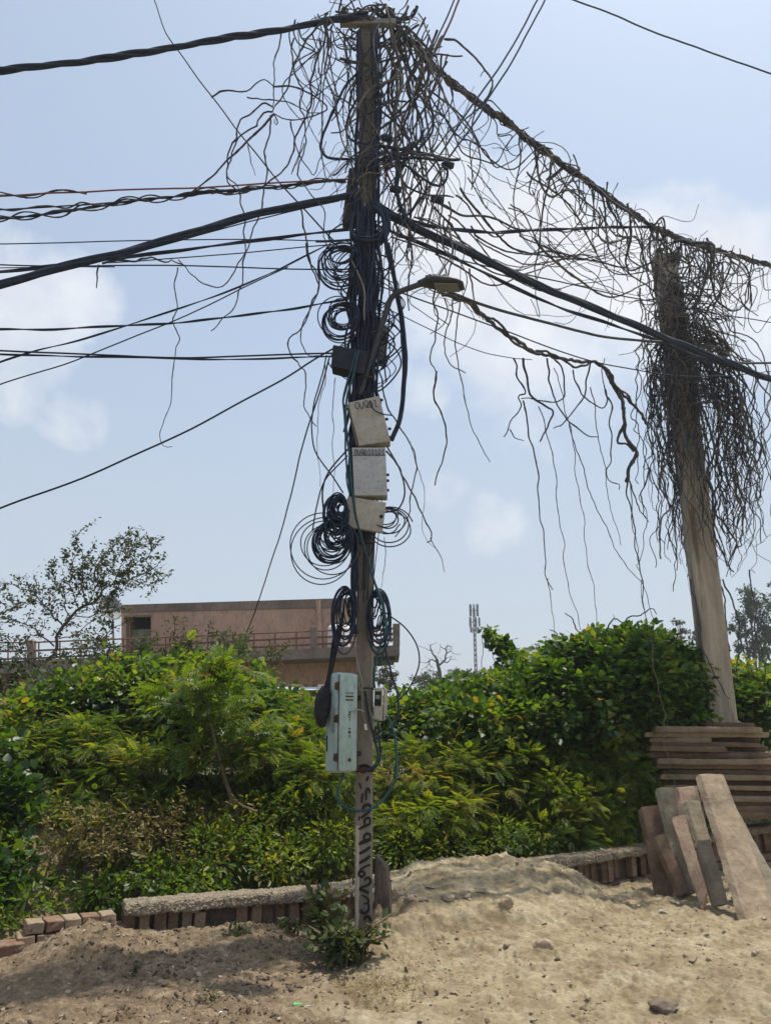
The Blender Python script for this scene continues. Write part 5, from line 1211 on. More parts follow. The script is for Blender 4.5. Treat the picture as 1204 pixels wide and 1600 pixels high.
cable('upper of two fine level wires behind the crossing of the thick cables', [(-60,412),(0,413),(120,415),(250,415.5),(500,420),(550,421)], 2.2, 6.15, 6.62)
cable('lower of two fine level wires behind the crossing of the thick cables', [(-60,418.5),(0,418),(90,417.5),(180,417)], 1.6, 6.2, 6.3)
cable('fine wire climbing gently from the vine-wrapped stub to the upper coil', [(160,411),(275,404),(400,393),(520,382)], 1.8, 6.25, 6.55)
cable('rippled black twin cable meeting the pole at the second coil', [(-60,516),(0,515),(70,515),(150,511.5),(200,509),(260,505),(350,496),(440,485),(540,468)], 4.0, 6.05, 6.5, strands=2, twist=.9)
cable('long black cable sloping up from behind the building side to the upper coil', [(-60,590),(0,566),(60,548),(120,533),(220,501),(330,465),(430,424),(510,383)], 3.2, 6.0, 6.5, strands=2, twist=1.4)
cable('thin black cable under the long sloping one, meeting it near the upper coil', [(-60,628),(0,602),(120,562),(250,509),(330,475),(400,440),(450,417)], 2.0, 6.05, 6.5)
cable('upper black wire of the nearly level pair reaching the splice box', [(-60,546),(0,549),(100,552.5),(200,556),(300,558),(420,555),(520,552)], 2.8, 6.0, 6.42)
cable('lower black wire of the nearly level pair reaching the splice box', [(-60,551),(0,554.5),(140,557),(280,560),(420,561),(520,557)], 3.4, 6.02, 6.42, strands=2, twist=1.5)
cable('lowest black cable climbing from the pale sky to the splice box', [(-60,822),(0,796),(150,738),(300,668),(430,600),(490,563),(520,545)], 3.0, 6.0, 6.42)
cable('long thin wire descending steeply across the blue sky to the upper coil', [(236,-14),(244,8),(255,40),(270,67),(330,150),(400,240),(460,311),(520,375)], 2.2, 7.3, 6.5)
cable('slack guy wire falling from the splice box to the roof of the pink house', [(514,560),(500,610),(485,655),(468,718),(455,770),(430,860),(405,935),(385,990)], 2.0, 6.4, 11.0)
# cables leaving on the other side
cable('pair-twisted black cable rising past the vine mass, nearer of the steep two', [(640,335),(690,262),(745,185),(762,155),(800,95),(858,-14)], 3.2, 6.7, 7.4, strands=1)
cable('steep black cable beside and slightly above its twin in the open sky', [(622,330),(680,250),(735,170),(755,140),(790,88),(848,-14)], 3.2, 6.7, 7.4)
cable('reddish steep wire crossing the densest vines', [(602,275),(625,200),(650,140),(680,80),(705,30),(722,-14)], 3.4, 6.6, 7.0, 'cable_red')
cable('dark steep wire close beside the reddish one', [(610,255),(640,170),(672,85),(695,35),(715,-14)], 2.6, 6.6, 7.0)
cable('single wire high across the open sky, clear of both poles', [(870,-10),(895,0),(950,20),(1010,45),(1100,79),(1204,116),(1260,137)], 2.6, 9, 9.5)
cable('thick black cable bundle falling from the pole across the creeper-shrouded pole', [(585,325),(600,333),(640,350),(700,380),(780,417),(850,449),(950,492),(1050,532),(1120,561),(1204,592),(1280,616)], 11, 6.58, 10.35, strands=4, name='overhead_cable_bundle', twist=3.4)
cable('thinner black cable running close beneath the thick bundle to the shrouded pole', [(560,340),(600,357),(650,378),(700,401),(770,432),(850,470),(930,500),(1000,523),(1050,541),(1120,567),(1204,595)], 5.5, 6.58, 10.3, strands=2, twist=2.4)
cable('black cable swinging out level above the thick bundle, then joining the creeper rope', [(590,318),(640,345),(690,357),(760,362),(850,360),(900,357),(960,355),(1010,355),(1050,365),(1090,380)], 5.5, 6.62, 10.4, strands=2, twist=1.6)
cable('grey-green cable dipping below the thick bundle to cross the shrouded pole', [(700,455),(760,478),(860,506),(940,526),(1000,532),(1060,537),(1110,558),(1150,567),(1204,567),(1260,560)], 4.0, 7.2, 10.25, 'cable_grey')
cable('fine wire sagging behind the thick bundle toward the shrouded pole', [(610,370),(700,400),(800,425),(900,446),(1000,468),(1100,487),(1204,504),(1260,512)], 1.8, 6.7, 11.6)
cable('fine wire starting at the lamp arm and passing low behind the shrouded pole', [(620,455),(690,480),(770,510),(850,540),(940,568),(1040,585),(1120,588),(1204,580)], 1.8, 6.5, 11.2)
cable('finest wire running slack under the lamp to the vine-wrapped branch', [(600,480),(680,520),(760,552),(830,562)], 1.4, 6.5, 8.2)
# ---- drop cables on the shaft
def shaft_pt(dx, y, lift): return at(np.interp(y, [30, 1400], [574.5, 568]) + dx, y, YP - lift)
for k in range(52):
    x0 = random.gauss(-1, 13); y0 = random.uniform(300, 380); y1 = random.uniform(560, 720)
    pts = [shaft_pt(x0*.7 + random.uniform(-4, 4), y0, .03)]
    y = y0
    while y < y1:
        y += random.uniform(35, 60); pts.append(shaft_pt(x0 + random.gauss(0, 4), min(y, y1), random.uniform(.02, .15)))
    P = smooth_path(pts, 5)
    o = MB().tube(P, random.choice((.006, .008, .011, .014)), 6).build('drop_cable', M['cable'], smooth=True); tag(o, 'black drop cable bundled tight against the face of the painted pole above the pale boxes', 'cable', 'black cables bundled on the pole face')
for k in range(13):                                         # cables coming down from the head of the pole
    x0 = random.choice((-1, 1, 1))*random.uniform(9, 21); pts = [shaft_pt(x0*.8 + random.uniform(-6, 6), random.uniform(38, 60), .06)]
    for y in (110, 170, 230, 290, 330): pts.append(shaft_pt(x0 + random.gauss(0, 4.5), y + random.uniform(-12, 12), random.uniform(.0, .10)))
    o = MB().tube(smooth_path(pts, 6), random.choice((.006, .009, .012, .015)), 6).build('drop_cable', M['cable'], smooth=True); tag(o, 'black drop cable running down the upper shaft from the pole head to the cable mass', 'cable', 'black cables down the upper shaft')
for k in range(22):
    x0 = random.uniform(-26, -14); pts = [shaft_pt(x0*.5, 600 + random.uniform(-60, 30), .04)]
    for y in (680, 740, 800, 850, 900, 950, 990): pts.append(shaft_pt(-21 + random.gauss(0, 2.6) + (3 if y > 820 else 0), y, random.uniform(.0, .10)))
    o = MB().tube(smooth_path(pts, 5), random.choice((.006, .008, .010)), 6).build('drop_cable', M['cable'], smooth=True); tag(o, 'black drop cable running down the side of the pale boxes to the cabinet', 'cable', 'black cables down the side of the boxes')
def single(lab, pts, w, mat='cable', Y=YP - .10, Y1=None, name='drop_cable', cat='cable', amp=.004):
    P = wig(pxpath(pts, Y, Y1 or Y, 6), amp, .5, .3, .06) if amp else pxpath(pts, Y, Y1 or Y, 6)
    return tag(MB().tube(P, w*.5*mpp(570, pts[0][1], Y), 7).build(name, M[mat], smooth=True), lab, cat)
single('teal cable crossing the beige cover plate and dropping behind the cabinet', [(560,548),(550,590),(541,620),(540,650),(544,690),(549,760),(554,800),(563,830),(573,870),(585,910),(597,950),(604,985),(594,1010),(584,1050),(585,1075)], 3.6, 'cable_teal', YB - .06, YP - .08)
single('second teal cable beside the first, slightly bluer shade on the shaft', [(556,552),(545,590),(537,625),(538,670),(541,720),(550,790),(561,832),(576,880),(592,925),(601,960),(603,1000),(592,1040)], 3.0, 'cable_teal', YB - .05, YP - .06)
single('teal cable looping low round the painted pole from the fuse box', [(604,1118),(612,1135),(618,1160),(619,1195),(617,1220),(600,1248),(580,1263),(562,1267),(545,1264),(530,1253),(528,1235),(538,1205)], 3.8, 'cable_teal', YP - .05, YP - .08, amp=0)
single('black cable from the coil past the fuse box, ending in a free tail', [(598,960),(602,1010),(612,1048),(620,1080),(620,1110),(612,1140),(602,1160)], 3.2, 'cable', YP - .05, amp=.006)
single('black cable bowing far out in an arc and coming back to the fuse box', [(590,948),(607,961),(632,980),(650,1006),(655,1033),(648,1058),(634,1082),(615,1100)], 2.4, 'cable', YP - .1, YP, amp=0)
single('black cable drooping below the fuse box to the rusty collar', [(590,1127),(592,1150),(594,1175),(590,1195),(575,1204)], 3.0, 'cable', YP - .03, amp=0)
single('thicker black cable sweeping from the shaft to the rusty collar', [(570,1080),(577,1125),(585,1155),(590,1180),(584,1197),(566,1206)], 3.6, 'cable', YP - .07, amp=0)
single('dirty white cable knotted in the middle, hanging down the shaft', [(553,960),(554,1000),(558,1035),(564,1060),(566,1072),(562,1078),(560,1070),(566,1066),(565,1085),(567,1115),(571,1130)], 2.6, 'cable_white', YP - .06, amp=0)
single('short dirty white cable looping to the holes of the mint cabinet', [(569,1112),(560,1109),(551,1112),(545,1121)], 2.2, 'cable_white', YP - .15, 6.36, amp=0)
single('slack dirty white cable from the knot to the fuse box foot', [(566,1086),(575,1105),(583,1125),(584,1140)], 1.8, 'cable_white', YP - .06, amp=0)
mb = MB(); mb.prism([at(569.5,1140,YP-.065), at(574,1141,YP-.065), at(572.5,1131,YP-.065), at(568.5,1131,YP-.065)], (0, .012, 0)); tag(mb.build('cable_connector', M['litter'], bevel=.003), 'small white connector on the end of the knotted white cable', 'connector')
single('thick black cable hanging clear of the pole beside the lamp arm', [(590,318),(598,340),(604,385),(615,430),(626,500),(632,560),(629,620),(621,662),(611,688)], 7, 'cable', YP - .12)
single('second black cable bound to the thick one beside the lamp arm', [(607,380),(619,440),(630,510),(635,570),(630,630),(620,668)], 4, 'cable', YP - .16)
single('black cable bowing from the tilted box to the ring of cables at the plate', [(604,697),(625,735),(632,770),(622,795),(604,800)], 2.6, 'cable', YP - .1, amp=0)
single('black cable leaving the pale boxes on the coil side in a wide bow', [(545,700),(515,735),(504,765),(506,800),(512,820)], 2.8, 'cable', YB, amp=0)
single('thin black cable bowing wider from the pale boxes to the low coil', [(543,712),(508,750),(495,790),(488,830)], 2.2, 'cable', YB, amp=0)
single('thin black line hanging in a slow curve from the nearly level pair', [(510,555),(495,615),(487,665),(492,705),(516,740),(536,770)], 2.2, 'cable', 6.4)
single('black jumper cable arcing from the pole into the big vine loop', [(560,112),(535,145),(512,190),(500,225),(506,243),(522,249),(560,247),(600,240)], 4.0, 'cable', YP - .06, amp=.006)
single('shorter black jumper arc hugging the pole inside the big one', [(560,150),(545,178),(540,205),(550,220),(572,225)], 3.6, 'cable', YP - .05, amp=.004)
single('thick black cable loop standing off the pole just above the thick bundle', [(582,318),(594,322),(604,338),(606,356),(598,374),(585,386)], 9, 'cable', YP - .05, amp=0)
single('second strand of the cable loop standing off the pole', [(582,322),(592,330),(599,345),(597,362),(588,378)], 6, 'cable', YP - .12, amp=0)
single('black capped cable stub poking out at the upper coil', [(556,374),(530,376),(505,377),(493,377)], 4.0, 'cable', YP - .12, amp=0)
single('bare white wire dropping down the cable mass above the splice box', [(545,398),(560,430),(568,455),(569,500)], 2.0, 'cable_white', YP - .2, amp=.004)
for k in range(26):                                         # slack loops round the cable mass
    s = random.choice((-1, 1, 1)); y0 = random.uniform(330, 560); h = random.uniform(25, 90); w_ = random.uniform(14, 46)
    pts = [shaft_pt(s*random.uniform(4, 14), y0, .06), shaft_pt(s*(14 + w_*.7), y0 + h*.25, random.uniform(.02, .2)), shaft_pt(s*(14 + w_), y0 + h*.6, random.uniform(.02, .2)), shaft_pt(s*(10 + w_*.4), y0 + h, .1), shaft_pt(s*random.uniform(0, 10), y0 + h*1.05, .06)]
    o = MB().tube(smooth_path(pts, 6), random.choice((.005, .006, .008)), 6).build('slack_cable', M['cable'], smooth=True); tag(o, 'slack loop of thin black cable bulging out from the cable mass above the pale boxes', 'cable', 'slack loops out of the cable mass')
for k in range(14):                                         # thin lines dropping to the coils and the cabinet
    x0 = random.uniform(-34, 34); pts = [shaft_pt(x0*.4, random.uniform(500, 620), .05), shaft_pt(x0 + random.gauss(0, 6), 680, .06), shaft_pt(x0 + random.gauss(0, 8), 740, .06), shaft_pt(x0*.9 + random.gauss(0, 6), 800, .05), shaft_pt(x0*.5, random.uniform(850, 960), .05)]
    o = MB().tube(smooth_path(pts, 6), random.choice((.004, .005, .006)), 5).build('thin_line', M['cable'], smooth=True); tag(o, 'thin black line hanging slack past the pale boxes', 'cable', 'thin lines hanging past the boxes')
# knot of stubby cables out beside the pole
HUB = (622, 247)
for lab, pts, w in (('thick black cable jumper reaching straight out from the vine knot', [(585,228),(622,232),(660,240),(700,249),(718,249)], 5), ('blunt black cable stub ending clear of the vine knot', [(600,252),(640,246),(680,250),(716,250)], 4),
                    ('black jumper cable looping below the vine knot', [(590,222),(610,240),(640,262),(668,285),(690,290),(700,272),(690,255)], 4), ('black cable falling from the vine knot to the thick bundle', [(617,240),(622,270),(620,300),(630,330),(640,350)], 6.5),
                    ('black cable linking the pole bracket to the vine knot', [(575,262),(600,246),(625,240),(650,225),(662,200)], 4.5), ('black bow of cable rising through the vine knot', [(600,268),(640,245),(670,215),(675,180),(668,150)], 3.5)):
    single(lab, pts, w, 'cable', YP - .02, amp=.008, name='jumper_cable')
for (x, y, lab) in ((700, 258, 'black cable joint at the end of the level jumper'), (682, 312, 'small black cable joint hanging under the vine knot'), (604, 216, 'small dark clamp on the vine knot nearest the pole'), (618, 296, 'black joint on the falling cable below the vine knot')):
    mb = MB(); c = at(x, y, YP - .04); mb.lathe(c, [(.02, -.06), (.035, -.05), (.04, 0), (.035, .05), (.018, .06)], 10, (1, 0, -.2)); tag(mb.build('cable_joint', M['cable'], rough=.006, cuts=1), lab, 'cable joint')
# ---- coils
def coil(lab, cx, cy, rx, ry, turns, wpx, Y, tilt=.25, jit=.16, tail=None):
    a0 = R(40) if cx < 570 else R(140); fx_, fz_ = math.cos(a0)*.72, math.sin(a0)*.72        # the loops all pass near the tie on the pole side
    u = mpp(cx, cy, Y); c = at(cx, cy, Y); P = []; n = turns*18; ox = oz = 0; rr = 1
    for i in range(n + 1):
        if i % 18 == 0: tx, tz, tr = random.gauss(0, jit*.38), random.gauss(0, jit*.38), 1 + random.uniform(-jit*2.2, jit*.55)
        ox += (tx - ox)*.10; oz += (tz - oz)*.10; rr += (tr - rr)*.10
        a = 6.283*i/18
        P.append(c + Vector(((math.cos(a)*rr + fx_*(1 - rr) + ox)*rx*u, math.sin(a*1.0)*tilt*rx*u + random.uniform(-.002, .002) + (i/n - .5)*.16, (math.sin(a)*rr*(1.08 if math.sin(a) < 0 else .95) + fz_*(1 - rr) + oz)*ry*u)))
    P = [P[0]] + smooth_path(P, 2)[1:]
    return tag(MB().tube(P, wpx*.5*u, 5).build('cable_coil', M['cable'], smooth=True), lab, 'cable coil')
coil('loose coil of thin black cable, uppermost on the painted pole', 526, 410, 34, 44, 17, 2.0, YP - .15, .3, .30)
coil('second coil of thin black cable hanging just above the splice box', 528, 502, 34, 44, 17, 2.0, YP - .17, .3, .30)
coil('dense tight black coil beside the beige cover plate', 526, 800, 17, 30, 26, 2.6, YB, .3, .34)
coil('fat black coil of thicker cable under the tight one at the plate', 516, 845, 31, 37, 20, 2.6, YB - .05, .3, .38)
coil('widest slack coil of thin black cable, lowest at the plate', 504, 852, 47, 50, 11, 1.9, YB - .08, .25, .42)
coil('open ring of thin cable on the lamp side of the cover plate', 612, 820, 35, 34, 7, 2.2, YP - .06, .3, .34)
coil('long narrow black coil hanging before the pink house', 538, 958, 16, 42, 18, 2.2, YP - .12, .4, .42)
coil('narrow black coil with teal cable behind it, on the lamp side above the cabinet', 592, 962, 17, 44, 18, 2.2, YP - .02, .4, .42)
coil('small coil of cable strapped high on the cable mass', 572, 372, 22, 16, 6, 3.0, YP - .1, .5, .2)

# ============================================================ dead creeper
def trail(lab, pts, w, Y0, Y1=None, mat='vine', name='dangling_vine', amp=.014, cat='vine', taper=.45, smooth_only=False):
    P = wig(pxpath(pts, Y0, Y1 or Y0, 6), amp, .42, .25, .04); r = w*.5*mpp(pts[0][0], pts[0][1], Y0)
    return tag(MB().tube(P, stem_r(len(P), r, taper), 5).build(name, M[mat]), lab, cat)
def c7(*q): return [(330 + x/3.478, 60 + y/3.478) for x, y in q]
def c8(*q): return [(420 + x/4.21, 380 + y/4.21) for x, y in q]
def c9(*q): return [(700 + x/3.344, 560 + y/3.344) for x, y in q]
def c5(*q): return [(420 + x/4.013, 580 + y/4.013) for x, y in q]
Yv = 6.45
trail('vine strand dropping straight from the twisted bundle to the hanging knot', [(440,48)] + c7((370,0),(355,120),(340,230),(332,380)), 2.6, Yv)
trail('thick slanting vine strand from the pole head down to the hanging knot', [(512,20)] + c7((520,0),(450,160),(380,310),(332,400)), 3.6, Yv)
trail('vine reaching out into empty sky from the hanging knot', c7((0,320),(60,300),(150,275),(230,245),(300,235),(340,262)), 3.0, Yv)
trail('vine bow rising over the hanging knot and curling under it', c7((340,262),(450,262),(540,298),(620,365),(600,400),(520,430),(420,440),(335,405)), 3.0, Yv, Yv - .15)
trail('thin vine crossing level through the loop beside the hanging knot', c7((195,320),(300,345),(400,355),(500,385),(590,405)), 2.4, Yv)
trail('long vine strand looping out from the knot and falling past the wires', c7((330,370),(270,355),(180,440),(140,540),(80,660),(80,760),(150,830),(180,920),(185,1000),(170,1150),(165,1390),(100,1500),(0,1590)), 2.8, Yv, Yv - .2)
trail('kinked vine strand following the long looping one', c7((330,400),(290,400),(240,480),(160,530),(110,640),(95,740),(160,850)), 3.0, Yv - .06)
trail('vine strand falling from the knot and swinging back up to the wrapped stub', c7((322,420),(308,560),(300,700),(270,900),(258,1000),(200,1120),(120,1270),(60,1338),(0,1338)) + [(300,428),(279,406)], 2.8, Yv, 6.25)
trail('straight thick vine running diagonally from the knot to the wrapped wire', c7((335,415),(190,570),(60,690),(0,750)) + [(298,302)], 4.0, Yv, 6.3, amp=.006)
trail('vine strand sweeping down from the pole head into the wrapped wire', c7((590,0),(560,200),(520,400),(440,620),(350,750),(280,820),(180,838),(60,830),(0,845)), 3.6, Yv, 6.3)
trail('long crooked vine strand falling close along the pole to the upper coil', c7((450,0),(440,80),(460,240),(495,280),(490,380),(510,450),(505,560),(480,700),(490,780),(560,870),(600,940),(620,1060),(625,1120)), 2.8, Yv)
trail('short vine strand ending in the air beside the long crooked one', c7((585,160),(575,290),(545,440)), 2.4, Yv)
trail('thin vine strand slanting from the knot loop to the pole', c7((430,450),(460,560),(520,700),(548,742),(600,650),(625,560)), 2.2, Yv)
trail('drooping vine strand that passes outside both coils to the pale boxes', c7((485,925),(510,1050),(550,1230),(575,1380),(550,1430),(500,1590)) + c8((150,620),(130,690),(180,790),(240,870),(235,1060),(280,1150),(312,1205)), 2.8, Yv, 6.3)
trail('thin vine strand falling outside the coils to the splice box', c8((245,0),(290,150),(320,330),(235,520),(225,680),(260,745),(330,740)), 2.6, Yv)
trail('short curled vine end beside the crooked strand', c7((505,570),(490,620),(450,690),(443,725)), 2.0, Yv)
trail('wispy vine strand hanging from the diagonal vine', c7((200,575),(215,650),(225,710),(240,745)), 1.8, 6.4)
trail('curled vine end below the hanging knot', c7((340,410),(355,440),(362,470),(345,465),(345,440)), 2.6, Yv, amp=.004)
trail('long thin vine strand dangling from the wrapped stub far from the pole', [(278,418),(276,450),(275,480),(270,505),(279,530),(274,545),(277,560),(268,598),(269,625),(262,640),(252,660),(250,680),(256,697),(269,698)], 2.0, 6.25, amp=.012)
trail('short black vine stub hanging from the thickest cable', [(155,414),(151,428),(151,450)], 3.0, 6.1, amp=.006)
trail('vine stub twined along the fine wire beneath the crossing cables', [(160,412),(190,409),(230,405),(262,406),(272,402),(290,416)], 3.6, 6.2, 6.25, amp=.02)
YH = 8.4
trail('thick forked vine with a sharp bend, hanging in clear sky under the span', c9((390,0),(400,80),(415,160),(460,220),(555,280),(520,360),(478,435)), 4.2, YH)
trail('vine strand coiling left of the sharp bend and ending in a fork', c9((340,0),(365,100),(410,170),(370,190),(370,240),(325,360),(290,410)), 3.0, YH)
trail('short side shoot of the forked vine strand', c9((322,372),(350,420),(395,431)), 2.2, YH)
trail('vine loop opening round beside the sharp bend', c9((550,0),(590,50),(605,140),(590,200),(540,225),(460,215),(380,210)), 3.0, YH)
trail('vine strand sweeping down across the loop to a straight free end', c9((515,0),(520,100),(560,220),(620,320),(700,380),(785,412)), 3.2, YH)
trail('vine strand crossing the sweeping one, bending back under the span', c9((740,20),(722,150),(690,220),(640,300),(550,365)), 3.0, YH + .2)
trail('vine swag hanging in a U beneath the wrapped branch', c9((650,60),(690,170),(750,240),(790,265),(830,220),(810,130),(815,0)), 2.6, 8.8)
trail('crooked thin vine zigzagging straight down near the shrouded pole', c9((820,160),(855,250),(835,340),(855,470),(855,540),(830,590),(840,640),(885,655),(890,685)), 2.6, 9.2)
trail('thick dead vine rope running from the lamp to the shrouded pole', [(690,458),(720,470),(745,482),(770,505),(800,530),(850,555),(885,562)] + c9((750,20),(820,60),(880,150),(950,230),(1040,340)), 6.5, 7.4, 9.9, amp=.02, taper=.2)
trail('second strand twined along the dead vine rope', [(690,462),(725,468),(748,488),(775,500),(805,536),(850,551),(890,568)] + c9((750,28),(815,65),(860,130),(930,190),(1040,350)), 4.5, 7.38, 9.85, amp=.025, taper=.2)
trail('thick broken vine hanging from the dead vine rope near the shrouded pole', c9((830,60),(890,190),(915,290),(930,400),(970,490),(960,560),(930,645)), 6.0, 9.3, amp=.012, taper=.1)
trail('bent side loop on the thick broken vine', c9((915,350),(885,440),(930,450),(968,488)), 5.0, 9.3, amp=.008)
trail('short vine wisp below the thick broken vine', c9((945,640),(975,720),(1010,800),(1045,855)), 2.4, 9.3)
trail('wavy vine hanging free between the broken vine and the shroud', c9((1050,580),(1035,660),(1000,710),(1010,790),(1030,835)), 2.6, 9.6)
trail('wavy vine strand ending low beside the lamp under the span', c5((1050,0),(1045,200),(1115,420),(1090,550),(1040,715)), 3.2, 7.6)
trail('vine strand falling behind the lamp head to the wavy one', [(679,440),(679,463),(684,500),(672,546),(681,582)], 3.2, 7.5)
trail('short vine strand hooking beneath the lamp head', [(694,466),(695,500),(684,512),(672,522)], 2.4, 7.4)
trail('pale vine strand hanging from the lamp head and hooking outward', [(700,440),(710,470),(704,500),(692,526),(692,548),(705,568),(727,583)], 2.8, 7.5, mat='vine_pale')
trail('long clean vine strand falling outward below the lamp', [(718,470),(712,530),(719,592),(732,650),(748,690),(765,722)], 2.2, 7.6, amp=.006)
trail('vine strand hugging the pale boxes on the lamp side, ending in twigs', c5((690,0),(750,200),(820,370),(900,480),(920,660),(905,800),(880,900),(790,1040)), 2.8, 6.5)
trail('thick dark vine trailing past the ring of cables', c5((735,500),(830,620),(900,780),(960,900),(1010,1040),(990,1075)), 3.4, 6.5)
trail('thin forked tip continuing the thick dark vine', c5((1010,1045),(1050,1110),(1065,1150),(1100,1260)), 1.6, 6.5)
trail('pale jointed vine hanging across the level cable', [(733,420),(735,450),(745,480),(755,500)], 3.2, 7.6, mat='vine_pale')
for lab, pts, w, Y in (('thin aerial string hanging longest beneath the sharp-bend vine', c9((390,220),(440,460),(470,680),(495,960),(510,1110),(545,1210)), 2.6, 8.5), ('fine aerial string ending in the vine shoulder', c9((470,250),(540,480),(575,800),(600,960),(600,1040),(640,1230),(690,1420)), 1.7, 8.8),
        ('fine aerial string straight down to the dark vine crest', c9((550,50),(600,200),(650,460),(700,830),(720,980),(760,1250),(785,1440)), 1.5, 9.0), ('thin aerial string slanting across to join the broken vine string', c9((630,340),(700,580),(820,890),(930,1080),(1010,1190),(1075,1370)), 1.8, 9.2),
        ('fine aerial string ending in mid air beside the slanting one', c9((740,150),(770,310),(810,560),(860,830),(900,975)), 1.7, 9.0), ('string of thin roots hanging beneath the thick broken vine', c9((935,650),(940,760),(965,860),(985,1000),(1000,1120),(1025,1300),(1042,1410)), 2.4, 9.3),
        ('second root string twisting round the first beneath the broken vine', c9((950,660),(955,780),(970,900),(990,1010),(985,1040),(1005,1150),(1020,1300)), 1.6, 9.3), ('faint aerial string below the longest one', c9((518,1150),(535,1300),(560,1470)), 1.4, 8.5),
        ('fine string crossing the guy line below the splice box', [(508,570),(500,640),(495,700),(500,760)], 1.4, 6.4), ('fine string hanging near the pale boxes on the coil side', [(524,590),(518,640),(522,700),(520,770)], 1.4, 6.4),
        ('fine string falling from the bowed vine past the ring of cables', [(640,690),(655,740),(662,790),(664,840),(684,860)], 1.2, 6.6), ('loose string end curling below the ring of cables', [(600,840),(602,875),(600,905),(592,925)], 1.3, 6.5)):
    trail(lab, pts, w, Y, Y + .3, name='hanging_string', amp=.010, cat='string')

# ---- masses of stems: one plant each, the 100 longest stems as parts, the rest as one part
def creeper(name, label, root, stems, mats=('vine', 'vine', 'vine', 'vine', 'vine', 'vine_pale')):
    t = thing(name, label, 'dead creeper', root)
    stems = [(P, r*random.choice((.6, .75, .9, 1.0, 1.0, 1.2, 1.6)) if len(P) > 4 else r) for P, r in stems]
    stems = sorted(stems, key=lambda s: -sum((a-b).length for a, b in zip(s[0][:-1], s[0][1:]))*s[1])
    for P, r in stems[:100]:
        MB().tube(P, stem_r(len(P), r, .45), 5).build('stem', M[random.choice(mats)], t)
    if len(stems) > 100:
        mb = MB(); mb2 = MB()
        for P, r in stems[100:]: (mb if random.random() < .82 else mb2).tube(P, stem_r(len(P), r, .45), 4)
        o = mb.build('tangled_stems', M['vine'], t); o['kind'] = 'stuff'
        if mb2.v: o = mb2.build('tangled_stems', M['vine_pale'], t); o['kind'] = 'stuff'
    return t
def hook(P, r):   # little snapped side twig
    i = random.randint(1, len(P)-2); d = Vector((random.gauss(0, 1), random.gauss(0, 1), random.gauss(0, 1))).normalized()
    return ([P[i], P[i] + d*.04, P[i] + d*.07 + Vector((0, 0, -.03))], r*.6)
# (1) the head of the painted pole
ST1 = []
for k in range(34):                                         # nest of arcs over the head
    a0 = random.uniform(0, 6.28); a1 = a0 + random.uniform(.8, 2.6); z = random.uniform(-.30, .30); rr = random.uniform(.12, .62)
    c = at(578, 26, YP + .05); pts = [c + Vector((math.cos(a)*rr*random.uniform(.8, 1.2), math.sin(a)*rr*.55, z + random.uniform(-.08, .12))) for a in np.linspace(a0, a1, 4)]
    ST1.append((wig(smooth_path(pts, 5), .03, .6, .18), random.uniform(.008, .015)))
for k in range(24):                                         # strands falling beside the pole, coil side
    x = random.uniform(448, 566); y0 = random.uniform(20, 55); y1 = random.uniform(130, 330) if x > 500 else random.uniform(90, 230); Y = YP + random.uniform(-.3, .3)
    x1 = x + random.gauss(0, 26) + (566-x)*.25; pts = [(x, y0), (x + random.gauss(0, 14), y0 + (y1-y0)*.33), (x1 + random.gauss(0, 16), y0 + (y1-y0)*.66), (x1 + random.gauss(0, 12), y1)]
    ST1.append((wig(pxpath(pts, Y, Y + random.uniform(-.15, .15)), .025, .9, .14), random.uniform(.005, .011)))
for k in range(26):                                         # strands running round and down the shaft
    y0 = random.uniform(40, 240); s = random.choice((-1, 1)); pts = [(572 + s*random.uniform(20, 70), y0), (572 + random.uniform(-14, 14), y0 + random.uniform(10, 70)), (572 - s*random.uniform(8, 60), y0 + random.uniform(30, 150))]
    ST1.append((wig(pxpath(pts, YP - .06, YP - random.uniform(.02, .2)), .02, .6, .18), random.uniform(.005, .010)))
for k in range(38):                                         # the thicket between the head and the knot
    x = random.uniform(590, 700); y0 = random.uniform(5, 70) + max(0, x - 640)*.5; x1 = random.gauss(632, 34); y1 = random.uniform(200, 420); Y = YP + random.uniform(-.25, .55)
    xm = (x + x1)/2 + random.gauss(0, 36); pts = [(x, y0), (xm + random.gauss(0, 14), y0 + (y1-y0)*.35), ((xm+x1)/2 + random.gauss(0, 20), y0 + (y1-y0)*.7), (x1, y1)]
    ST1.append((wig(pxpath(pts, Y, YP + random.uniform(-.2, .3)), .022, 1.0, .14), random.uniform(.007, .014)))
for k in range(30):                                         # stems radiating from the knot
    a = random.uniform(0, 6.28); L = random.uniform(50, 150); pts = [(HUB[0] + random.gauss(0, 8), HUB[1] + random.gauss(0, 8)), (HUB[0] + math.cos(a)*L*.5 + random.gauss(0, 10), HUB[1] + math.sin(a)*L*.45 + random.gauss(0, 10)), (HUB[0] + math.cos(a)*L, HUB[1] + math.sin(a)*L*.8 + L*.25)]
    ST1.append((wig(pxpath(pts, YP + .02, YP + random.uniform(-.4, .5)), .03, .6, .18), random.uniform(.005, .010)))
for k in range(30):                                         # ends hanging below the knot on the lamp side
    x = random.uniform(588, 720); y0 = random.uniform(250, 380); y1 = y0 + random.uniform(60, 190); Y = YP + random.uniform(-.1, .8)
    pts = [(x, y0), (x + random.gauss(0, 16), y0 + (y1-y0)*.4), (x + random.gauss(0, 22), y0 + (y1-y0)*.75), (x + random.gauss(4, 24), y1)]
    ST1.append((wig(pxpath(pts, Y), .03, .6, .18) if False else wig(pxpath(pts, Y, Y), .03, .6, .18), random.uniform(.004, .008)))
for s in list(ST1)[:120]:
    if random.random() < .15 and len(s[0]) > 6: ST1.append(hook(s[0], s[1]))
creeper('creeper_tangle', 'bare dead creeper tangled over the head of the painted pole and the knot below it', at(578, 40, YP), ST1)
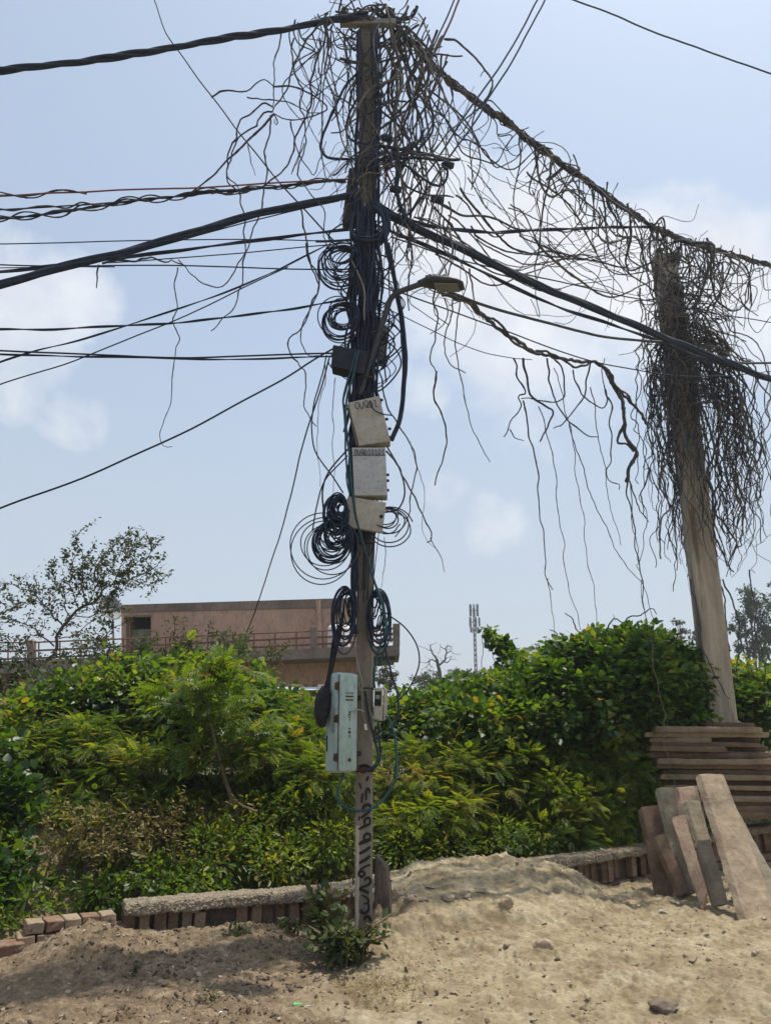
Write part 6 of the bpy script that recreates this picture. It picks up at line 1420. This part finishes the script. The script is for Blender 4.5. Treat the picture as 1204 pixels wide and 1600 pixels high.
# (2) the rope of creeper between the poles and its hanging curtain
SP = [(585,14),(612,34),(640,62),(680,106),(730,147),(790,190),(850,236),(900,271),(950,306),(1000,341),(1040,364),(1090,383),(1140,397),(1204,415),(1270,432)]
SPp = pxpath(SP, 6.65, 11.2, 8); SPr = resample(SPp, .06)
def on_span(t): i = t*(len(SPr)-1.001); j = int(i); return SPr[j].lerp(SPr[j+1], i-j)
ST2 = []
for k in range(30):                                         # the rope itself
    t0 = random.uniform(0, .75) if k > 7 else 0; t1 = min(1, t0 + random.uniform(.15, .5)) if k > 7 else 1
    n = max(6, int((t1-t0)*len(SPr))); ph = random.uniform(0, 6); pit = random.uniform(.35, .9); P = []
    for i in range(n):
        t = t0 + (t1-t0)*i/(n-1); q = on_span(t); a = t*len(SPr)*.06*6.283/pit + ph; rad = (.055 - .035*t)*random.uniform(.7, 1.2)
        P.append(q + Vector((math.cos(a)*rad*.7, math.cos(a)*rad*.7, math.sin(a)*rad)))
    ST2.append((wig(P, .012, .3, .4), random.uniform(.009, .016)))
for k in range(84):                                        # hanging strands, crowding towards the painted pole
    t = random.random()**1.35*.82; p = on_span(t); Lh = random.uniform(.5, 1.9)*(1.15 - .35*t)
    e = p + Vector((random.gauss(-.05, .28), random.gauss(-.05, .35), -Lh)); m1 = p.lerp(e, .35) + Vector((random.gauss(0, .16), random.gauss(0, .16), 0)); m2 = p.lerp(e, .7) + Vector((random.gauss(0, .16), random.gauss(0, .16), 0))
    P = [p, m1, m2, e]
    if random.random() < .25: P.append(e + Vector((random.gauss(0, .2), random.gauss(0, .1), random.uniform(.05, .25))))
    ST2.append((wig(smooth_path(P, 6), .022, 1.0, .14), random.uniform(.006, .013)*(1 + .3*t)))
for k in range(36):                                         # swags from one point of the rope to another
    t0 = random.random()*.75; t1 = min(.98, t0 + random.uniform(.06, .3)); a = on_span(t0); b = on_span(t1); sag = random.uniform(.15, 1.1); P = []
    for i in range(9):
        s = i/8; P.append(a.lerp(b, s) + Vector((random.gauss(0, .05), random.gauss(0, .12), -sag*4*s*(1-s) + random.gauss(0, .04))))
    ST2.append((wig(smooth_path(P, 4), .022, 1.0, .14), random.uniform(.006, .012)))
for k in range(30):                                         # slack runs towards the shrouded pole, under the rope
    x0 = random.uniform(640, 900); y0 = random.uniform(240, 400) ; x1 = x0 + random.uniform(100, 330); x1 = min(x1, 1040); y1 = 360 + (x1-700)*.16 + random.uniform(-60, 90); Y0 = 6.7 + (x0-580)/460*3.6; Y1 = 6.7 + (x1-580)/460*3.6
    pts = [(x0, y0), (x0*.7 + x1*.3, y0*.7 + y1*.3 + random.uniform(5, 55)), (x0*.35 + x1*.65, y0*.35 + y1*.65 + random.uniform(0, 60)), (x1, y1)]
    ST2.append((wig(pxpath(pts, Y0, Y1), .028, 1.1, .12), random.uniform(.006, .012)))
for s in list(ST2)[:200]:
    if random.random() < .10 and len(s[0]) > 6: ST2.append(hook(s[0], s[1]))
creeper('creeper_curtain', 'rope of dead creeper strung between the two poles with bare stems hanging from it', at(800, 200, 8), ST2)
# (3) the shroud of the shorter pole
ST3 = []; 
def axis_r(y): return np.interp(y, [390, 510, 640, 800, 960, 1125], [1040, 1056, 1072, 1092, 1112, 1131])
for k in range(105):                                        # bird's-nest strands: out from the pole, then down
    y0 = random.uniform(470, 610); a = random.uniform(0, 6.28); s = math.cos(a); dep = math.sin(a)*random.uniform(.1, .55); reach = random.uniform(15, 62) if s < 0 else random.uniform(15, 118)
    x0 = axis_r(y0) + random.uniform(-12, 12); x1 = x0 + s*reach*.6; x2 = x0 + s*reach
    y2 = y0 + random.uniform(60, 130); yb = random.uniform(740, 900) - abs(s)*reach*.25*random.random(); drift = (yb - y2)*.055
    if random.random() < .25: yb = random.uniform(640, 760)
    pts = [(x0, y0), (x1, y0 + random.uniform(-28, 25)), (x2, y2), (x2 + drift*.5 + random.gauss(0, 7), (y2+yb)/2), (x2 + drift + random.gauss(0, 9), yb)]
    ST3.append((wig(pxpath(pts, YR, YR + .1 + dep), .035, .6, .18), random.uniform(.007, .013)))
for k in range(62):                                        # strands hanging close along the shaft
    y0 = random.uniform(430, 620); dx = random.gauss(-8, 24); yb = random.uniform(680, 935) if dx < 8 else random.uniform(680, 900); Y = YR + random.choice((random.uniform(-.28, -.03), random.uniform(.25, .4)))
    pts = [(axis_r(y) + dx + random.gauss(0, 6) - (12 if dx < 0 else -6)*(y-y0)/400, y) for y in np.linspace(y0, yb, 5)]
    ST3.append((wig(pxpath(pts, Y, Y + random.uniform(-.1, .1)), .03, .6, .18), random.uniform(.007, .014)))
for k in range(58):                                         # the curtain on the open side
    y0 = random.uniform(560, 680); x0 = random.uniform(1118, 1198); yb = random.uniform(760, 905) + random.uniform(-30, 20); Y = YR + random.uniform(-.5, .6)
    pts = [(axis_r(y0) + random.uniform(8, 40), y0 - random.uniform(40, 110)), ((axis_r(y0)+x0)/2 + 16, y0 - random.uniform(20, 70)), (x0, y0), (x0 + random.gauss(4, 9), y0*.6 + yb*.4), (x0 + random.gauss(10, 12), y0*.25 + yb*.75), (x0 + random.gauss(10, 14), yb)]
    ST3.append((wig(pxpath(pts, YR - .05, Y), .04, .6, .18), random.uniform(.007, .013)))
for k in range(56):                                         # stiff stems at the head of the shaft and out to the side
    y0 = random.uniform(400, 560); x0 = axis_r(y0) + random.uniform(-16, 16); pts = [(x0, y0), (x0 + random.gauss(20, 30), y0 + random.uniform(-25, 40)), (x0 + random.gauss(40, 55), y0 + random.uniform(-30, 110))]
    ST3.append((wig(pxpath(pts, YR - .04, YR + random.uniform(-.5, .4)), .025, .6, .18), random.uniform(.006, .012)))
for k in range(26):                                         # stems dropping from the rope onto the shaft
    x0 = random.uniform(1000, 1110); y0 = 345 + (x0-1000)*.42; pts = [(x0, y0), (x0 + random.gauss(0, 14), y0 + 60), (axis_r(470)*.6 + x0*.4 + random.gauss(0, 16), y0 + 130), (axis_r(520) + random.gauss(8, 30), y0 + random.uniform(150, 260))]
    ST3.append((wig(pxpath(pts, YR + .05, YR + random.uniform(-.3, .3)), .03, .6, .18), random.uniform(.007, .014)))
for k in range(125):                                         # woven nest around the shaft
    y0 = random.gauss(585, 45); a0 = random.uniform(0, 6.28); rr = random.uniform(.2, .62); c = at(axis_r(y0) + 8, y0, YR + .12)
    pts = [c + Vector((math.cos(a)*rr*1.15, math.sin(a)*rr*.8, random.uniform(-.14, .14))) for a in np.linspace(a0, a0 + random.uniform(1, 2.6), 4)]
    ST3.append((wig(smooth_path(pts, 5), .03, .6, .18), random.uniform(.005, .010)))
for s in list(ST3)[:260]:
    if random.random() < .12 and len(s[0]) > 6: ST3.append(hook(s[0], s[1]))
creeper('creeper_shroud', 'shaggy shroud of dead creeper hanging round the shorter concrete pole', at(1060, 560, YR), ST3, ('vine', 'vine_pale', 'vine', 'vine_pale'))
for lab, pts, w, Y in (('long green-brown runner winding down the pole foot to the slabs', [(1078,905),(1088,960),(1098,1010),(1112,1050),(1132,1085),(1140,1092)], 2.6, YR - .06), ('dark runner hanging free on the open side down to the vine bank', [(1128,905),(1142,935),(1150,965),(1154,1000),(1152,1040),(1148,1065)], 2.8, YR + .2),
        ('thin runner crossing the far dark tree', [(1170,890),(1176,935),(1182,985),(1192,1040),(1200,1100)], 2.2, YR + .4), ('bundle of thin runners hanging beside the pole shaft', [(1118,870),(1128,930),(1136,985),(1138,1040),(1146,1090)], 2.6, YR + .05), ('pale thread stretched down to the leaning slabs', [(1015,1000),(1028,1070),(1038,1150),(1052,1225),(1058,1265)], 1.2, 9.0)):
    trail(lab, pts, w, Y, Y - (.0 if 'thread' not in lab else .3), name='hanging_runner', amp=.012, cat='runner', mat='vine_pale' if 'thread' in lab else 'vine')

# ============================================================ the hazy air
if HAZE_D > 0:
    hb_ = MB().box(Vector((0, 180, 19)), (880, 520, 46)); o = hb_.build('haze', [], None); tag(o, 'thin summer haze', None, None, 'stuff')
    hm = bpy.data.materials.new('haze_air'); hm.use_nodes = True; nt = hm.node_tree; nt.nodes.remove(nt.nodes['Principled BSDF'])
    v = nt.nodes.new('ShaderNodeVolumePrincipled'); v.inputs['Color'].default_value = (.93, .95, 1, 1); v.inputs['Density'].default_value = HAZE_D; v.inputs['Anisotropy'].default_value = .3
    nt.links.new(v.outputs[0], nt.nodes['Material Output'].inputs['Volume']); o.data.materials.append(hm)
